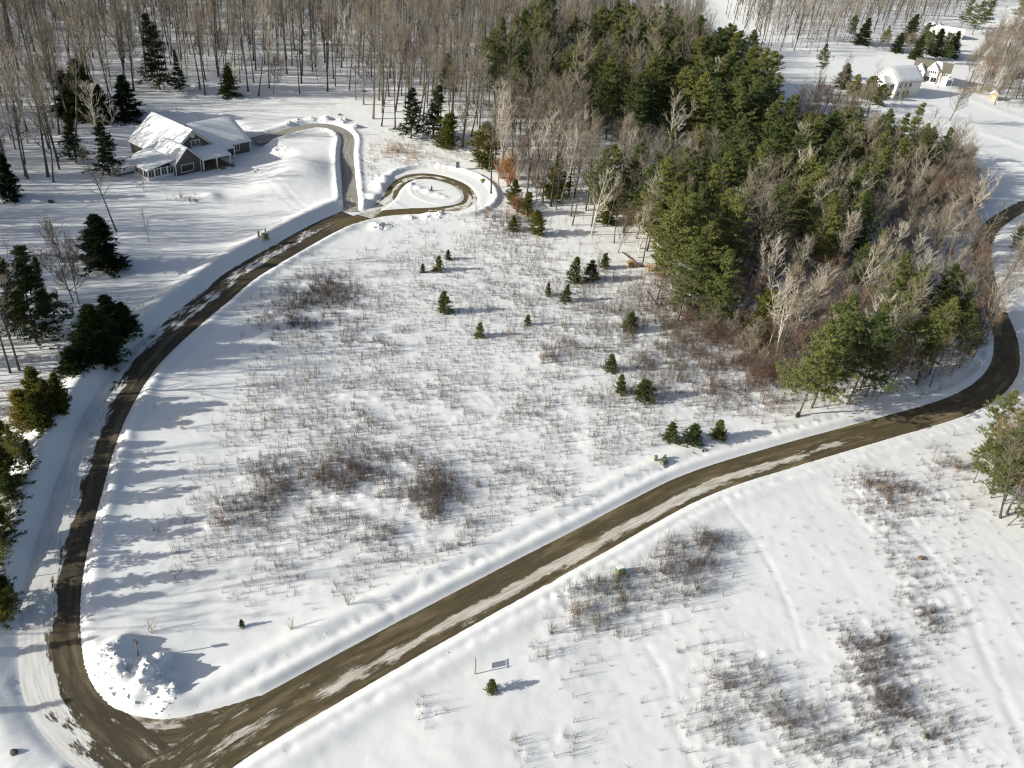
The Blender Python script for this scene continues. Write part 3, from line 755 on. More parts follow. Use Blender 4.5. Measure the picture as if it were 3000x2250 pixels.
for s_ in range(6):
    sh = [0.22, 0.30, 0.36, 0.26, 0.32, 0.20][s_]
    add_kind('pine', conifer(400 + s_, 22 + (s_ % 3) * 1.5, sh, 6.2 + 0.5 * (s_ % 2), lambda t: min(1, 1.45 * (1 - t) ** 0.8) * (0.78 + 0.22 * math.sin(9 * t + s_)), 17, 6, 12, 14, 0.54, 0.16, -3, 48, 0.05, 0.23, 0.5, fan=.40), PINEBARK, NPINE)
for s_ in range(3):
    add_kind('spruce', conifer(430 + s_, 13, 0.03, 4.3, lambda t: (1 - t) ** 0.85, 26, 7, 11, 7, 0.58, 0.22, -12, 35, -0.02, 0.16, 0.15, fan=.28), BARK, NSPRUCE)
for s_ in range(3):
    add_kind('cedar', conifer(450 + s_, 9, 0.03, 2.9, lambda t: min(1, 1.5 * (1 - t) ** 0.7) * (.8 + .2 * math.sin(7 * t + 2 * s_)), 20, 7, 8, 8, 0.44, 0.18, 5, 55, 0.03, 0.11, 0.4), PINEBARK, NCEDAR)
for s_ in range(3):
    add_kind('hemlock', conifer(470 + s_, 14, 0.15, 4.2, lambda t: (1 - t) ** 0.8 * (.75 + .25 * math.sin(8 * t + s_)), 21, 6, 9, 7, 0.52, 0.18, -8, 40, -0.01, 0.16, 0.2, fan=.34), BARK, NSPRUCE)
for s_ in range(4):
    add_kind('young', conifer(490 + s_, 3.2, 0.01, 1.25, lambda t: (1 - t) ** 0.8, 15, 7, 5, 7, 0.25, 0.10, -5, 45, 0.0, 0.05, 0.3), BARK, NYOUNG)

def tree(kind, var, loc, scale, rz, name, label, cat, group=None, lean=(0, 0), sxy=1.0):
    mt, mc = KIND[kind][var % len(KIND[kind])]
    e = bpy.data.objects.new(name, None)
    e.empty_display_size = 0.5
    e.location = loc
    e.rotation_euler = (lean[0], lean[1], rz)
    e.scale = (scale * sxy, scale * sxy, scale)
    COL.objects.link(e)
    tag(e, label, cat, group)
    link(bpy.data.objects.new('trunk', mt), e)
    link(bpy.data.objects.new('crown', mc), e)
    return e
def at_px(px, py, h=0.0):
    q = G(px, py, h)
    return q[0], q[1], gzs(q[0], q[1])

def inside(poly, X, Y):
    poly = np.asarray(poly); r = np.zeros(len(X), bool); n = len(poly); j = n - 1
    for i in range(n):
        xi, yi = poly[i]; xj, yj = poly[j]
        c = ((yi > Y) != (yj > Y)) & (X < (xj - xi) * (Y - yi) / (yj - yi + 1e-12) + xi)
        r ^= c; j = i
    return r
def fill(poly, dmin, seed, limit=4000, excl=None):
    """scattered points inside a ground polygon, at least dmin apart"""
    r = np.random.default_rng(seed)
    poly = np.asarray(poly); lo = poly.min(0); hi = poly.max(0)
    area = (hi - lo).prod()
    n = int(min(area / dmin ** 2 * 3.2, 60000))
    X = r.uniform(lo[0], hi[0], n); Y = r.uniform(lo[1], hi[1], n)
    m = inside(poly, X, Y); X, Y = X[m], Y[m]
    cell = {}; out = []
    for px, py in zip(X, Y):
        c = (int(px // dmin), int(py // dmin)); ok = True
        for a in (-1, 0, 1):
            for b in (-1, 0, 1):
                for q in cell.get((c[0] + a, c[1] + b), ()):
                    if (q[0] - px) ** 2 + (q[1] - py) ** 2 < dmin * dmin:
                        ok = False; break
                if not ok: break
            if not ok: break
        if ok:
            cell.setdefault(c, []).append((px, py)); out.append((px, py))
            if len(out) >= limit: break
    return np.array(out)
ALLROADS = np.vstack([P for _, P, _ in ROADS])
def off_road(pts, d=4.5):
    if len(pts) == 0: return pts
    D = np.min(np.hypot(pts[:, None, 0] - ALLROADS[None, :, 0], pts[:, None, 1] - ALLROADS[None, :, 1]), 1)
    return pts[D > d]
def wpoly(px, h=0.0):
    return [tuple(G(a, b, h)[:2]) for a, b in px]

# ------------------------------------------------------------------ buildings
class MB:
    def __init__(self):
        self.V = []; self.F = []
    def box(self, a0, a1, b0, b1, c0, c1):
        n = len(self.V)
        self.V += [(a0, b0, c0), (a1, b0, c0), (a1, b1, c0), (a0, b1, c0), (a0, b0, c1), (a1, b0, c1), (a1, b1, c1), (a0, b1, c1)]
        self.F += [[n + i for i in f] for f in ((3, 2, 1, 0), (4, 5, 6, 7), (0, 1, 5, 4), (1, 2, 6, 5), (2, 3, 7, 6), (3, 0, 4, 7))]
        return self
    def ext(self, poly, axis, lo, hi):
        """poly of (a, z); axis 'u': extruded along local x, 'v': along local y"""
        n = len(self.V); k = len(poly)
        for q in (lo, hi):
            self.V += [(q, a, c) if axis == 'u' else (a, q, c) for a, c in poly]
        self.F += [[n + i for i in range(k)][::-1], [n + k + i for i in range(k)]]
        self.F += [[n + i, n + (i + 1) % k, n + k + (i + 1) % k, n + k + i] for i in range(k)]
        return self
    def slab(self, q, t, lift=0.0):
        """quad of 3-D points thickened by t along its upward normal"""
        q = [np.array(c, float) for c in q]
        nn = unit(np.cross(q[1] - q[0], q[3] - q[0]))
        if nn[2] < 0: nn = -nn
        n = len(self.V)
        self.V += [tuple(c + nn * lift) for c in q] + [tuple(c + nn * (lift + t)) for c in q]
        self.F += [[n + i for i in f] for f in ((3, 2, 1, 0), (4, 5, 6, 7), (0, 1, 5, 4), (1, 2, 6, 5), (2, 3, 7, 6), (3, 0, 4, 7))]
        return self
    def tube(self, p0, p1, r0, r1, k=8):
        V, F = prisms([p0], [p1], [r0], [r1], k)
        n = len(self.V)
        self.V += [tuple(v) for v in V]; self.F += [[n + int(i) for i in f] for f in F]
        self.F += [[n + i for i in range(k)][::-1], [n + k + i for i in range(k)]]
        return self
    def build(self, name, mat, parent=None, bevel=0.0, smooth=False):
        me = bpy.data.meshes.new(name)
        me.from_pydata([tuple(map(float, v)) for v in self.V], [], self.F)
        me.materials.append(mat)
        import bmesh
        bm = bmesh.new(); bm.from_mesh(me); bmesh.ops.recalc_face_normals(bm, faces=bm.faces)
        if bevel:
            bmesh.ops.bevel(bm, geom=bm.edges[:], offset=bevel, segments=2, affect='EDGES', profile=.6)
        bm.to_mesh(me); bm.free()
        if smooth:
            for p in me.polygons: p.use_smooth = True
        return obj(name, me, parent)

def lumpy(q, t, amp, nx, ny, seed):
    """snow layer on a roof slope: an uneven sheet with rounded edges over the quad q"""
    q = [np.array(c, float) for c in q]
    nn = unit(np.cross(q[1] - q[0], q[3] - q[0]))
    if nn[2] < 0: nn = -nn
    a = np.linspace(0, 1, nx + 1); b = np.linspace(0, 1, ny + 1)
    A, B = np.meshgrid(a, b)
    P = (q[0] * ((1 - A) * (1 - B))[..., None] + q[1] * (A * (1 - B))[..., None] + q[2] * (A * B)[..., None] + q[3] * ((1 - A) * B)[..., None])
    edge = np.minimum.reduce([A * nx, (1 - A) * nx, B * ny, (1 - B) * ny])
    h = t * np.clip(edge, 0, 1) ** 0.5 + amp * fbm(P[..., 0] + seed * 7, P[..., 1] * 1.3 + P[..., 2], 2.2, 2) * np.clip(edge, 0, 1)
    P = P + nn * (h[..., None] + 0.02)
    n = nx + 1
    i = (np.arange(ny)[:, None] * n + np.arange(nx)[None, :]).ravel()
    return mk('snow_cover', P.reshape(-1, 3), [np.stack([i, i + 1, i + n + 1, i + n], 1)], ROOFSNOW, True)

def slope(parent, q, mat=WHITE, snow=0.22, amp=0.05, nx=16, ny=10, name='roof', seed=1):
    r = MB().slab(q, 0.16).build(name, mat, parent)
    if snow:
        nn = unit(np.cross(np.array(q[1], float) - q[0], np.array(q[3], float) - q[0]))
        if nn[2] < 0: nn = -nn
        obj('snow_cover', lumpy([np.array(c, float) + nn * 0.16 for c in q], snow, amp, nx, ny, seed), r)
    return r
def gable_roof(parent, a0, a1, b0, b1, ze, zr_, axis, over=0.4, mats=(WHITE, WHITE), snow=(.22, .22), amp=0.05, seed=1):
    """ridge along axis; the first slope is the one at the low end of the cross direction"""
    c = []
    if axis == 'v':
        m = (a0 + a1) / 2; k = (zr_ - ze) / (m - a0)
        lo = a0 - over; hi = a1 + over; zl = ze - k * over
        c = [[(lo, b0 - over, zl), (m, b0 - over, zr_), (m, b1 + over, zr_), (lo, b1 + over, zl)], [(m, b0 - over, zr_), (hi, b0 - over, zl), (hi, b1 + over, zl), (m, b1 + over, zr_)]]
    else:
        m = (b0 + b1) / 2; k = (zr_ - ze) / (m - b0)
        lo = b0 - over; hi = b1 + over; zl = ze - k * over
        c = [[(a0 - over, lo, zl), (a1 + over, lo, zl), (a1 + over, m, zr_), (a0 - over, m, zr_)], [(a0 - over, m, zr_), (a1 + over, m, zr_), (a1 + over, hi, zl), (a0 - over, hi, zl)]]
    for i in (0, 1):
        slope(parent, c[i], mats[i], snow[i], amp, seed=seed + i)
def window(parent, plane, a0, a1, z0, z1, at, out=-1, mull=0, cross=False, name='window'):
    """plane 'v': wall facing local -y/+y at y=at; 'u': wall facing -x/+x at x=at"""
    w = 0.11; m = MB(); d0, d1 = (at + out * 0.07, at - out * 0.02)
    d0, d1 = min(d0, d1), max(d0, d1)
    bars = [(a0 - w, a1 + w, z0 - w, z0), (a0 - w, a1 + w, z1, z1 + w), (a0 - w, a0, z0, z1), (a1, a1 + w, z0, z1)]
    for k in range(mull):
        c = a0 + (a1 - a0) * (k + 1) / (mull + 1); bars.append((c - .04, c + .04, z0, z1))
    for b in bars:
        if plane == 'v': m.box(b[0], b[1], d0, d1, b[2], b[3])
        else: m.box(d0, d1, b[0], b[1], b[2], b[3])
    f = m.build(name, WHITE, parent)
    e0, e1 = (at + out * 0.025, at - out * 0.015); e0, e1 = min(e0, e1), max(e0, e1)
    g = MB()
    if plane == 'v': g.box(a0 + .002, a1 - .002, e0, e1, z0 + .002, z1 - .002)
    else: g.box(e0, e1, a0 + .002, a1 - .002, z0 + .002, z1 - .002)
    g.build('pane', GLASS, f)
    return f

# ---- the grey house
HRZ = math.atan2(HU[1], HU[0])
house = empty('grey_house', (HOUSE_O[0], HOUSE_O[1], hz + 0.05), HRZ, 'dark grey clapboard house with white trim and snow covered gable roofs', 'house')
MB().ext([(0.8, -.5), (15.2, -.5), (15.2, 3.1), (8, 8.7), (0.8, 3.1)], 'v', 4.4, 21.2).build('wall', GREYSIDE, house)
MB().ext([(0, -.5), (6.8, -.5), (6.8, 2.95), (3.4, 6.3), (0, 2.95)], 'v', 0, 9.5).build('wall', GREYSIDE, house)
MB().ext([(5.4, -.5), (21.6, -.5), (21.6, 2.95), (13.5, 7.0), (5.4, 2.95)], 'u', 12.5, 25.0).build('wall', GREYSIDE, house)
gable_roof(house, .8, 15.2, 4.4, 21.2, 3.1, 8.8, 'v', .5, snow=(.26, .2), amp=.07, seed=2)
gable_roof(house, 0, 6.8, 0, 9.5, 2.95, 6.35, 'v', .4, snow=(.26, .2), amp=.06, seed=5)
gable_roof(house, 12.5, 25.0, 5.4, 21.6, 2.95, 7.1, 'u', .4, snow=(.2, .2), amp=.05, seed=8)
slope(house, [(6.9, -1.0, 2.75), (15.0, -1.0, 2.75), (15.0, 4.6, 4.25), (6.9, 4.6, 4.25)], WHITE, .2, .03, seed=11)
slope(house, [(15.0, 2.9, 2.75), (18.8, 2.9, 2.75), (18.8, 5.6, 3.2), (15.0, 5.6, 3.2)], WHITE, .16, .03, 8, 6, seed=12)
slope(house, [(-7.3, .3, 2.55), (.3, .3, 3.9), (.3, 7.4, 3.9), (-7.3, 7.4, 2.55)], WHITE, .3, .09, seed=13)
slope(house, [(-7.3, 7.4, 2.5), (.3, 7.4, 3.85), (1.2, 12.5, 3.6), (-3.5, 12.5, 2.4)], WHITE, .28, .09, seed=14)
for a in (7.1, 10.9, 14.7):
    MB().box(a - .13, a + .13, -.75, -.49, .15, 2.75).build('porch_post', WHITE, house)
for b in (2.95,):
    MB().box(18.45, 18.7, b, b + .25, .1, 2.75).build('porch_post', WHITE, house)
MB().box(6.82, 15.0, -.9, 4.4, -.3, .18).build('porch_floor', WOOD, house)
MB().box(-.06, .14, -.05, .15, -.3, 2.9).build('corner_board', WHITE, house)
MB().box(6.66, 6.86, -.05, .15, -.3, 2.9).build('corner_board', WHITE, house)
MB().box(24.9, 25.08, 5.35, 5.5, -.3, 2.9).build('corner_board', WHITE, house)
window(house, 'v', 1.5, 4.7, .7, 2.4, 0)
window(house, 'v', 7.5, 9.8, 4.75, 6.1, 4.4, mull=1)
window(house, 'v', 20.2, 21.7, 1.0, 2.4, 5.4, mull=1)
for a in (9.0, 11.2):
    window(house, 'v', a, a + 1.5, 1.0, 2.2, 4.4)
window(house, 'v', 13.3, 14.3, .2, 2.2, 4.4, name='front_door')
MB().tube((8.0, 4.42, 7.35), (8.0, 4.27, 7.35), .55, .55, 20).build('round_vent', WHITE, house)
MB().tube((8.0, 4.30, 7.35), (8.0, 4.24, 7.35), .40, .40, 20).build('vent_louvre', plain('vent_grey', (.55, .54, .52)), house)
for a0, b0, a1, b1 in ((0.6, 3.95, 8, 9.35), (8, 9.35, 15.4, 3.95)):
    pass
# gable rake boards, proud of the wall
MB().slab([(.2, 3.95, 2.25), (8, 3.95, 8.55), (8, 4.02, 8.55), (.2, 4.02, 2.25)], .22, -.20).slab([(15.8, 3.95, 2.25), (8, 3.95, 8.55), (8, 4.02, 8.55), (15.8, 4.02, 2.25)], .22, -.20).build('rake_board', WHITE, house)
# sunroom: knee wall, posts, panes
MB().box(-6.8, -.02, .8, 6.9, -.4, .65).build('knee_wall', WHITE, house)
for i in range(5):
    a = -6.8 + i * 1.66
    MB().box(a, a + .2, .78, .98, .65, 2.75).build('sunroom_post', WHITE, house)
    if i < 4:
        window(house, 'v', a + .3, a + 1.56, .8, 2.45, .86, mull=1, name='sunroom_window')
for i in range(4):
    b = .78 + i * 1.85
    MB().box(-6.82, -6.6, b + .01, b + .21, .65, 2.6).build('sunroom_post', WHITE, house)
    if i < 3:
        window(house, 'u', b + .3, b + 1.75, .8, 2.35, -6.72, mull=1, name='sunroom_window')
MB().box(-6.6, 0, 1.2, 6.8, .7, .75).build('sunroom_floor', WOOD, house)
# back deck with railing
MB().box(-11.0, -1.0, 7.6, 14.5, -.2, .35).build('deck', WOOD, house)
for i in range(6):
    MB().box(-11.0, -10.85, 7.7 + i * 1.3, 7.85 + i * 1.3, .35, 1.3).build('railing_post', WOOD, house)
for i in range(5):
    MB().box(-10.8 + i * 1.9, -10.65 + i * 1.9, 14.3, 14.45, .35, 1.3).build('railing_post', WOOD, house)
MB().box(-11.05, -10.8, 7.65, 14.5, 1.3, 1.5).build('railing_snow', ROOFSNOW, house, .04)
MB().box(-10.78, -2.4, 14.25, 14.5, 1.3, 1.5).build('railing_snow', ROOFSNOW, house, .04)
MB().box(-10.8, -1.1, 7.7, 14.2, .36, .72).build('deck_snow', ROOFSNOW, house, .08)
MB().tube((4.6, 18.0, 5.6), (4.6, 18.0, 7.0), .12, .12).build('vent_pipe', DARK, house)
for i, (a, b) in enumerate(((11.6, -1.9), (14.8, -1.6))):
    q = HOUSE_O + HU * a + HV * b
    o = MB().box(-.5, .5, -.35, .35, 0, .35).box(-.5, .5, .2, .35, .35, .8).build('porch_bench', WOOD, None, .03)
    o.location = (q[0], q[1], gzs(*q) - .05); o.rotation_euler[2] = HRZ + .4 * i
    tag(o, ['low dark wooden bench in the snow before the grey house porch', 'low dark wooden seat at the right end of the grey house porch'][i], 'bench')

# ---- white houses far to the right
zw = lambda a, b: (2480 + a / 4.8087, 30 + b / 4.8087)
def frame_from(a, b):
    o = hit(*zw(*a)); e = hit(*zw(*b))
    d = (e - o)[:2]; L = float(np.linalg.norm(d))
    return o, math.atan2(d[1], d[0]), L
o1, rz1, L1 = frame_from((660, 1235), (930, 1215))
w1 = empty('white_house', (o1[0], o1[1], gzs(o1[0], o1[1]) - .1), rz1, 'white house with arched gable window nearest the dark cedars', 'house')
w1.scale = (1.35, 1.35, 1.35)
L1 = min(max(L1, 9), 13)
MB().ext([(0, -.6), (8.5, -.6), (8.5, 5.4), (4.25, 9.0), (0, 5.4)], 'u', 0, L1).build('wall', WHITESIDE, w1)
gable_roof(w1, 0, L1, 0, 8.5, 5.4, 9.1, 'u', .4, mats=(SHINGLE, WHITE), snow=(.2, .2), seed=21)
MB().ext([(2.0, -.6), (6.0, -.6), (6.0, 4.2), (4.0, 6.2), (2.0, 4.2)], 'u', -4.0, 0.02).build('wall', WHITESIDE, w1)
gable_roof(w1, -4.0, 0.0, 2.0, 6.0, 4.2, 6.3, 'u', .3, snow=(.2, .2), seed=23)
for i in range(3):
    window(w1, 'u', 2.75 + i * .9, 3.35 + i * .9, 2.6, 3.8, -4.0)
MB().ext([(4 + 1.1 * math.cos(k * math.pi / 10), 4.15 + .75 * math.sin(k * math.pi / 10)) for k in range(11)], 'u', -4.06, -3.97).build('arched_window', GLASS, w1)
for i in range(3):
    window(w1, 'v', 1.2 + i * 2.6, 2.5 + i * 2.6, 3.2, 4.6, 0)
    window(w1, 'v', 1.2 + i * 2.6, 2.5 + i * 2.6, .6, 2.0, 0)
for i in range(3):
    window(w1, 'u', 1.0 + i * .8, 1.55 + i * .8, 3.0, 4.2, 0.0) if i == 0 else None
MB().box(-12.0, -4.2, 4.2, 8.0, -.6, 2.7).build('wall', WHITESIDE, w1)
slope(w1, [(-12.4, 3.8, 2.75), (-4.0, 3.8, 2.75), (-4.0, 8.2, 3.8), (-12.4, 8.2, 3.8)], WHITE, .2, .04, seed=24)

o2, rz2, L2 = frame_from((900, 945), (1395, 1068))
w2 = empty('white_house', (o2[0], o2[1], gzs(o2[0], o2[1]) - .1), rz2, 'white many gabled house with grey roof behind the lone lawn tree', 'house')
L2 = min(max(L2, 15), 20)
MB().ext([(0, -.8), (9, -.8), (9, 5.4), (4.5, 8.8), (0, 5.4)], 'u', 0, L2).build('wall', WHITESIDE, w2)
gable_roof(w2, 0, L2, 0, 9, 5.4, 8.9, 'u', .4, mats=(SHINGLE, SHINGLE), snow=(0, .2), seed=31)
for g0, g1, vf, ze, zt in ((.8, 5.6, -3.2, 4.2, 7.2), (6.4, 11.6, -.8, 5.3, 8.3)):
    MB().ext([(g0, -.8), (g1, -.8), (g1, ze), ((g0 + g1) / 2, zt), (g0, ze)], 'v', vf, 4.4).build('wall', WHITESIDE, w2)
    gable_roof(w2, g0, g1, vf, 4.0, ze, zt + .1, 'v', .3, snow=(.2, .2), seed=33)
obj('snow_cover', lumpy([(9.5, .9, 6.3), (13.2, .6, 5.95), (12.0, 4.4, 9.05), (9.2, 4.4, 9.05)], .18, .06, 10, 8, 35), w2)
for i in range(3):
    window(w2, 'v', 1.9 + i * .9, 2.5 + i * .9, 2.2, 3.5, -3.2)
MB().ext([(3.2 + 1.0 * math.cos(k * math.pi / 10), 4.2 + .6 * math.sin(k * math.pi / 10)) for k in range(11)], 'v', -3.26, -3.17).build('arched_window', GLASS, w2)
for i in range(4):
    window(w2, 'v', 7.2 + i * .95, 7.8 + i * .95, 4.0, 5.1, -.8)
for i in range(3):
    window(w2, 'v', 13.4 + i * 1.0, 14.0 + i * 1.0, 3.6, 4.8, 0)
for a, b in ((6.2, 8.6), (9.2, 11.8)):
    window(w2, 'v', a, b, .1, 2.2, -.8, mull=1, name='french_window')
slope(w2, [(L2 - 1, -1.6, 2.5), (L2 + 2.6, -1.6, 2.5), (L2 + 2.6, 2.2, 2.9), (L2 - 1, 2.2, 2.9)], WHITE, .2, .04, 8, 6, seed=36)
MB().box(L2 + 2.2, L2 + 2.4, -1.4, -1.2, -.8, 2.5).build('porch_post', WHITE, w2)
MB().box(-1.2, -.1, 1.2, 2.4, -.8, 4.9).build('chimney', BRICK, w2)

o3, rz3, L3 = frame_from((1245, 335), (1480, 388))
w3 = empty('white_barn', (o3[0], o3[1], gzs(o3[0], o3[1]) - .1), rz3, 'long low white building with flat looking snowy roof behind the pines', 'house')
MB().ext([(0, -.6), (7, -.6), (7, 3.0), (3.5, 4.6), (0, 3.0)], 'u', 0, 15).build('wall', WHITESIDE, w3)
gable_roof(w3, 0, 15, 0, 7, 3.0, 4.7, 'u', .5, snow=(.22, .22), seed=41)
MB().ext([(-3, -.6), (6, -.6), (6, 3.2), (1.5, 5.2), (-3, 3.2)], 'v', 2, 15).build('wall', WHITESIDE, w3)
gable_roof(w3, -6, 3, 2, 15, 3.2, 5.3, 'v', .5, snow=(.22, .22), seed=43)
for i in range(4):
    window(w3, 'v', 4.2 + i * 2.6, 5.4 + i * 2.6, .8, 2.2, 0)
window(w3, 'u', 2.2, 4.2, .2, 2.4, 15, out=1, name='barn_door')

o4, rz4, L4 = frame_from((2005, 1252), (2110, 1280))
w4 = empty('garden_shed', (o4[0], o4[1], gzs(o4[0], o4[1]) - .1), rz4, 'small tan wooden shed with snow capped gable roof beside brown brush', 'shed')
MB().ext([(0, -.5), (3.6, -.5), (3.6, 2.3), (1.8, 3.4), (0, 2.3)], 'v', 0, 5.0).build('wall', TAN, w4)
gable_roof(w4, 0, 3.6, 0, 5.0, 2.3, 3.5, 'v', .25, mats=(TANSIDE, TANSIDE), snow=(.35, .35), seed=51)
window(w4, 'u', 3.0, 3.8, 1.0, 1.8, 3.6, out=1)
MB().box(1.0, 2.6, -.05, .03, -.3, 1.9).build('door', TANSIDE, w4)

# ------------------------------------------------------------------ small things
def prop(name, px, py, label, cat, rz=0.3, group=None, sink=0.05):
    q = at_px(px, py)
    return empty(name, (q[0], q[1], q[2] - sink), rz, label, cat, group)
def utility_box(px, py, label, w=1.0, d=.9, h=.85, mat=GREEN, rz=.5, snow=True, pad=True):
    e = prop('utility_box', px, py, label, 'utility box', rz)
    MB().ext([(-d / 2, 0), (d / 2, 0), (d / 2, h), (-d / 2 + .18, h), (-d / 2, h - .22)], 'u', -w / 2, w / 2).build('cabinet', mat, e, .02)
    MB().box(-w / 2 + .08, w / 2 - .08, -d / 2 - .025, -d / 2 + .01, .12, h - .28).build('door', mat, e)
    if pad: MB().box(-w / 2 - .2, w / 2 + .2, -d / 2 - .2, d / 2 + .2, -.15, .08).build('pad', CONC, e)
    if snow: MB().box(-w / 2 + .05, w / 2, -d / 2 + .25, d / 2, h, h + .16).build('snow_cap', ROOFSNOW, e, .06)
    return e
def pedestal(px, py, label, mat=GREEN, h=.8, r=.14):
    e = prop('utility_pedestal', px, py, label, 'utility post')
    MB().box(-r, r, -r, r, -.1, h * .82).build('post', mat, e, .02)
    MB().ext([(-r * 1.15, h * .82), (r * 1.15, h * .82), (r * .8, h), (-r * .8, h)], 'u', -r * 1.15, r * 1.15).build('cap', mat, e, .01)
    return e
utility_box(1338, 1240, 'green utility box with snow cap on the lower side of the road', 1.1, 1.0, .95)
pedestal(1354, 1248, 'short green post beside the utility box below the road', OLIVE, .7)
pedestal(1414, 999, 'bright pale green post, leftmost of three boxes above the road', PALEGREEN, 1.0, .22)
e = prop('round_pedestal', 1434, 995, 'small round olive post behind the green box above the road', 'utility post')
MB().tube((0, 0, -.1), (0, 0, .7), .26, .22, 14).build('drum', OLIVE, e); MB().tube((0, 0, .701), (0, 0, .82), .24, .12, 14).build('lid', OLIVE, e)
utility_box(1431, 1003, 'low olive green utility box above the road near young spruces', 1.2, .9, .7, OLIVE, .9, snow=False)
utility_box(573, 524, 'olive utility box on the lawn bank left of the lane', 1.2, 1.1, 1.2, OLIVE, .7, snow=False)
pedestal(560, 525, 'thin olive post left of the utility box beside the lane', OLIVE, 1.3, .2)
pedestal(574, 514, 'tiny dark post behind the utility box beside the lane', DARK, .7, .12)
utility_box(988, 366, 'blue grey utility cabinet behind the turning circle', .9, .7, 1.6, BLUEGREY, .2, pad=False)
utility_box(1043, 392, 'green utility box right of the turning circle by rusty shrubs', 1.2, 1.0, .7, PALEGREEN, .6, snow=False)
# street name post in the corner heap
e = prop('sign_post', 301, 1424, 'thin street sign post standing in the corner snow heap', 'sign', 1.2)
MB().box(-.045, .045, -.045, .045, -.6, 2.6).build('post', WOOD, e); MB().box(-.03, .03, -.32, .32, 2.0, 2.55).build('plate', DARK, e, .01)
# yard sign below the road
e = prop('yard_sign', 1026, 1456, 'wooden hanging sign on a post frame near the small spruce below the road', 'sign', .12)
MB().box(-.05, .05, -.05, .05, -.5, 1.7).build('post', WOOD, e)
MB().box(-.04, .04, -.2, 1.1, 1.5, 1.58).build('arm', WOOD, e)
MB().box(-.025, .025, .25, 1.0, .85, 1.45).build('panel', WOOD, e, .01)
# rocks
def rock(px, py, r, label, mat=ROCK, name='rock', cat='rock', seed=1):
    rr = np.random.default_rng(seed)
    th = np.linspace(0, 2 * math.pi, 10)[:-1]; V = [(0, 0, r * .75)]
    for k, (f, h) in enumerate(((.55, .62), (.95, .3), (1.0, -.25))):
        V += [(r * f * math.cos(t) * rr.uniform(.8, 1.2), r * f * math.sin(t) * rr.uniform(.7, 1.1), r * h * rr.uniform(.8, 1.15)) for t in th]
    F = [[0, 1 + i, 1 + (i + 1) % 9] for i in range(9)]
    for k in range(2):
        F += [[1 + 9 * k + i, 10 + 9 * k + i, 10 + 9 * k + (i + 1) % 9, 1 + 9 * k + (i + 1) % 9] for i in range(9)]
    me = bpy.data.meshes.new(name); me.from_pydata(V, [], F); me.materials.append(mat)
    q = at_px(px, py); o = obj(name, me); o.location = (q[0], q[1], q[2])
    return tag(o, label, cat)
rock(248, 823, .35, 'dark lump lying on the bank left of the lane', seed=2)
rock(734, 248, .55, 'dark boulder on the wooded slope above the driveway', seed=3)
rock(785, 197, .7, 'dark boulder at the foot of the woodland edge', seed=4)
rock(31, 1628, .4, 'black lump at the lower left corner of the lane', seed=5)
rock(314, 1484, .3, 'orange brown frozen earth clod on the corner snow heap', DIRT, 'earth_clod', 'dirt', 6)
rock(558, 376, .35, 'dark stump below the mound, left one of a pair', WOOD, 'stump', 'stump', 8)
rock(552, 379, .3, 'dark stump below the mound, right one of a pair', WOOD, 'stump', 'stump', 9)
rock(1990, 1207, .5, 'dark hollow stump in the snow of the lower right field', WOOD, 'stump', 'stump', 10)
rock(110, 436, .7, 'dark boulder between the tree trunks left of the grey house', seed=11)
# wooden lean-to on the left
e = prop('lean_to', 112, 655, 'small wooden lean to with a rounded snow cap left of the lawn', 'hut', .5)
for a, b in ((-1, -.8), (1, -.8), (-1, .8), (1, .8)):
    MB().box(a - .07, a + .07, b - .07, b + .07, -.4, 1.7).build('post', WOOD, e)
MB().box(-1.2, 1.2, -.95, -.85, 1.5, 1.72).build('beam', ORANGEWOOD, e)
MB().slab([(-1.2, -1, 1.72), (1.2, -1, 1.72), (1.2, 1, 2.0), (-1.2, 1, 2.0)], .08).build('roof', ORANGEWOOD, e)
MB().box(-1.15, 1.1, -.9, .95, 1.95, 2.55).build('snow_cap', ROOFSNOW, e, .28, True)
MB().slab([(.8, -1.6, .1), (2.6, -2.6, .1), (2.6, -2.2, .9), (.8, -1.2, .9)], .06).build('slanted_board', DARK, e)
# logs
def log(px0, py0, px1, py1, r, label, mat=PALE, name='fallen_log', z1=0.0, cat='log', stubs=3):
    a = at_px(px0, py0); b = at_px(px1, py1)
    a = np.array(a) + [0, 0, r * .7]; b = np.array(b) + [0, 0, r * .7 + z1]
    rr = np.random.default_rng(int(px0))
    m = 0.5 * (a + b) + np.array([0, 0, .06]) + rr.normal(0, .08, 3) * [1, 1, 0]
    P0 = [a, m]; P1 = [m, b]; RA = [r, r * .85]; RB = [r * .85, r * .6]
    for k in range(stubs):
        t = rr.uniform(.3, .95); s = a + (b - a) * t
        P0.append(s); P1.append(s + rr.normal(0, .5, 3) + np.array([0, 0, .6])); RA.append(r * .3); RB.append(r * .1)
    V, F = prisms(P0, P1, RA, RB, 7)
    o = obj(name, mk(name, V - a, [F], mat)); o.location = a
    return tag(o, label, cat)
log(1394, 628, 1421, 666, .17, 'white birch trunk fallen beside the thicket at the pine wood edge')
log(1598, 728, 1622, 765, .2, 'pale birch trunk fallen near the red brush under the pines')
log(1345, 545, 1375, 570, .16, 'pale fallen log above the log pile at the wood edge', BARK)
log(1410, 555, 1432, 580, .15, 'grey fallen log right of the log pile', BARK)
log(1690, 640, 1722, 690, .2, 'long pale fallen trunk in the dark brush under the pines', PALE)
log(2052, 818, 2108, 732, .14, 'straight pale trunk leaning out over the road bend', PALE, 'leaning_trunk', 6.0, 'log', 1)
log(60, 585, 92, 622, .2, 'snow dusted fallen log on the upper left lawn', ROOFSNOW, 'snowy_log', 0, 'log', 0)
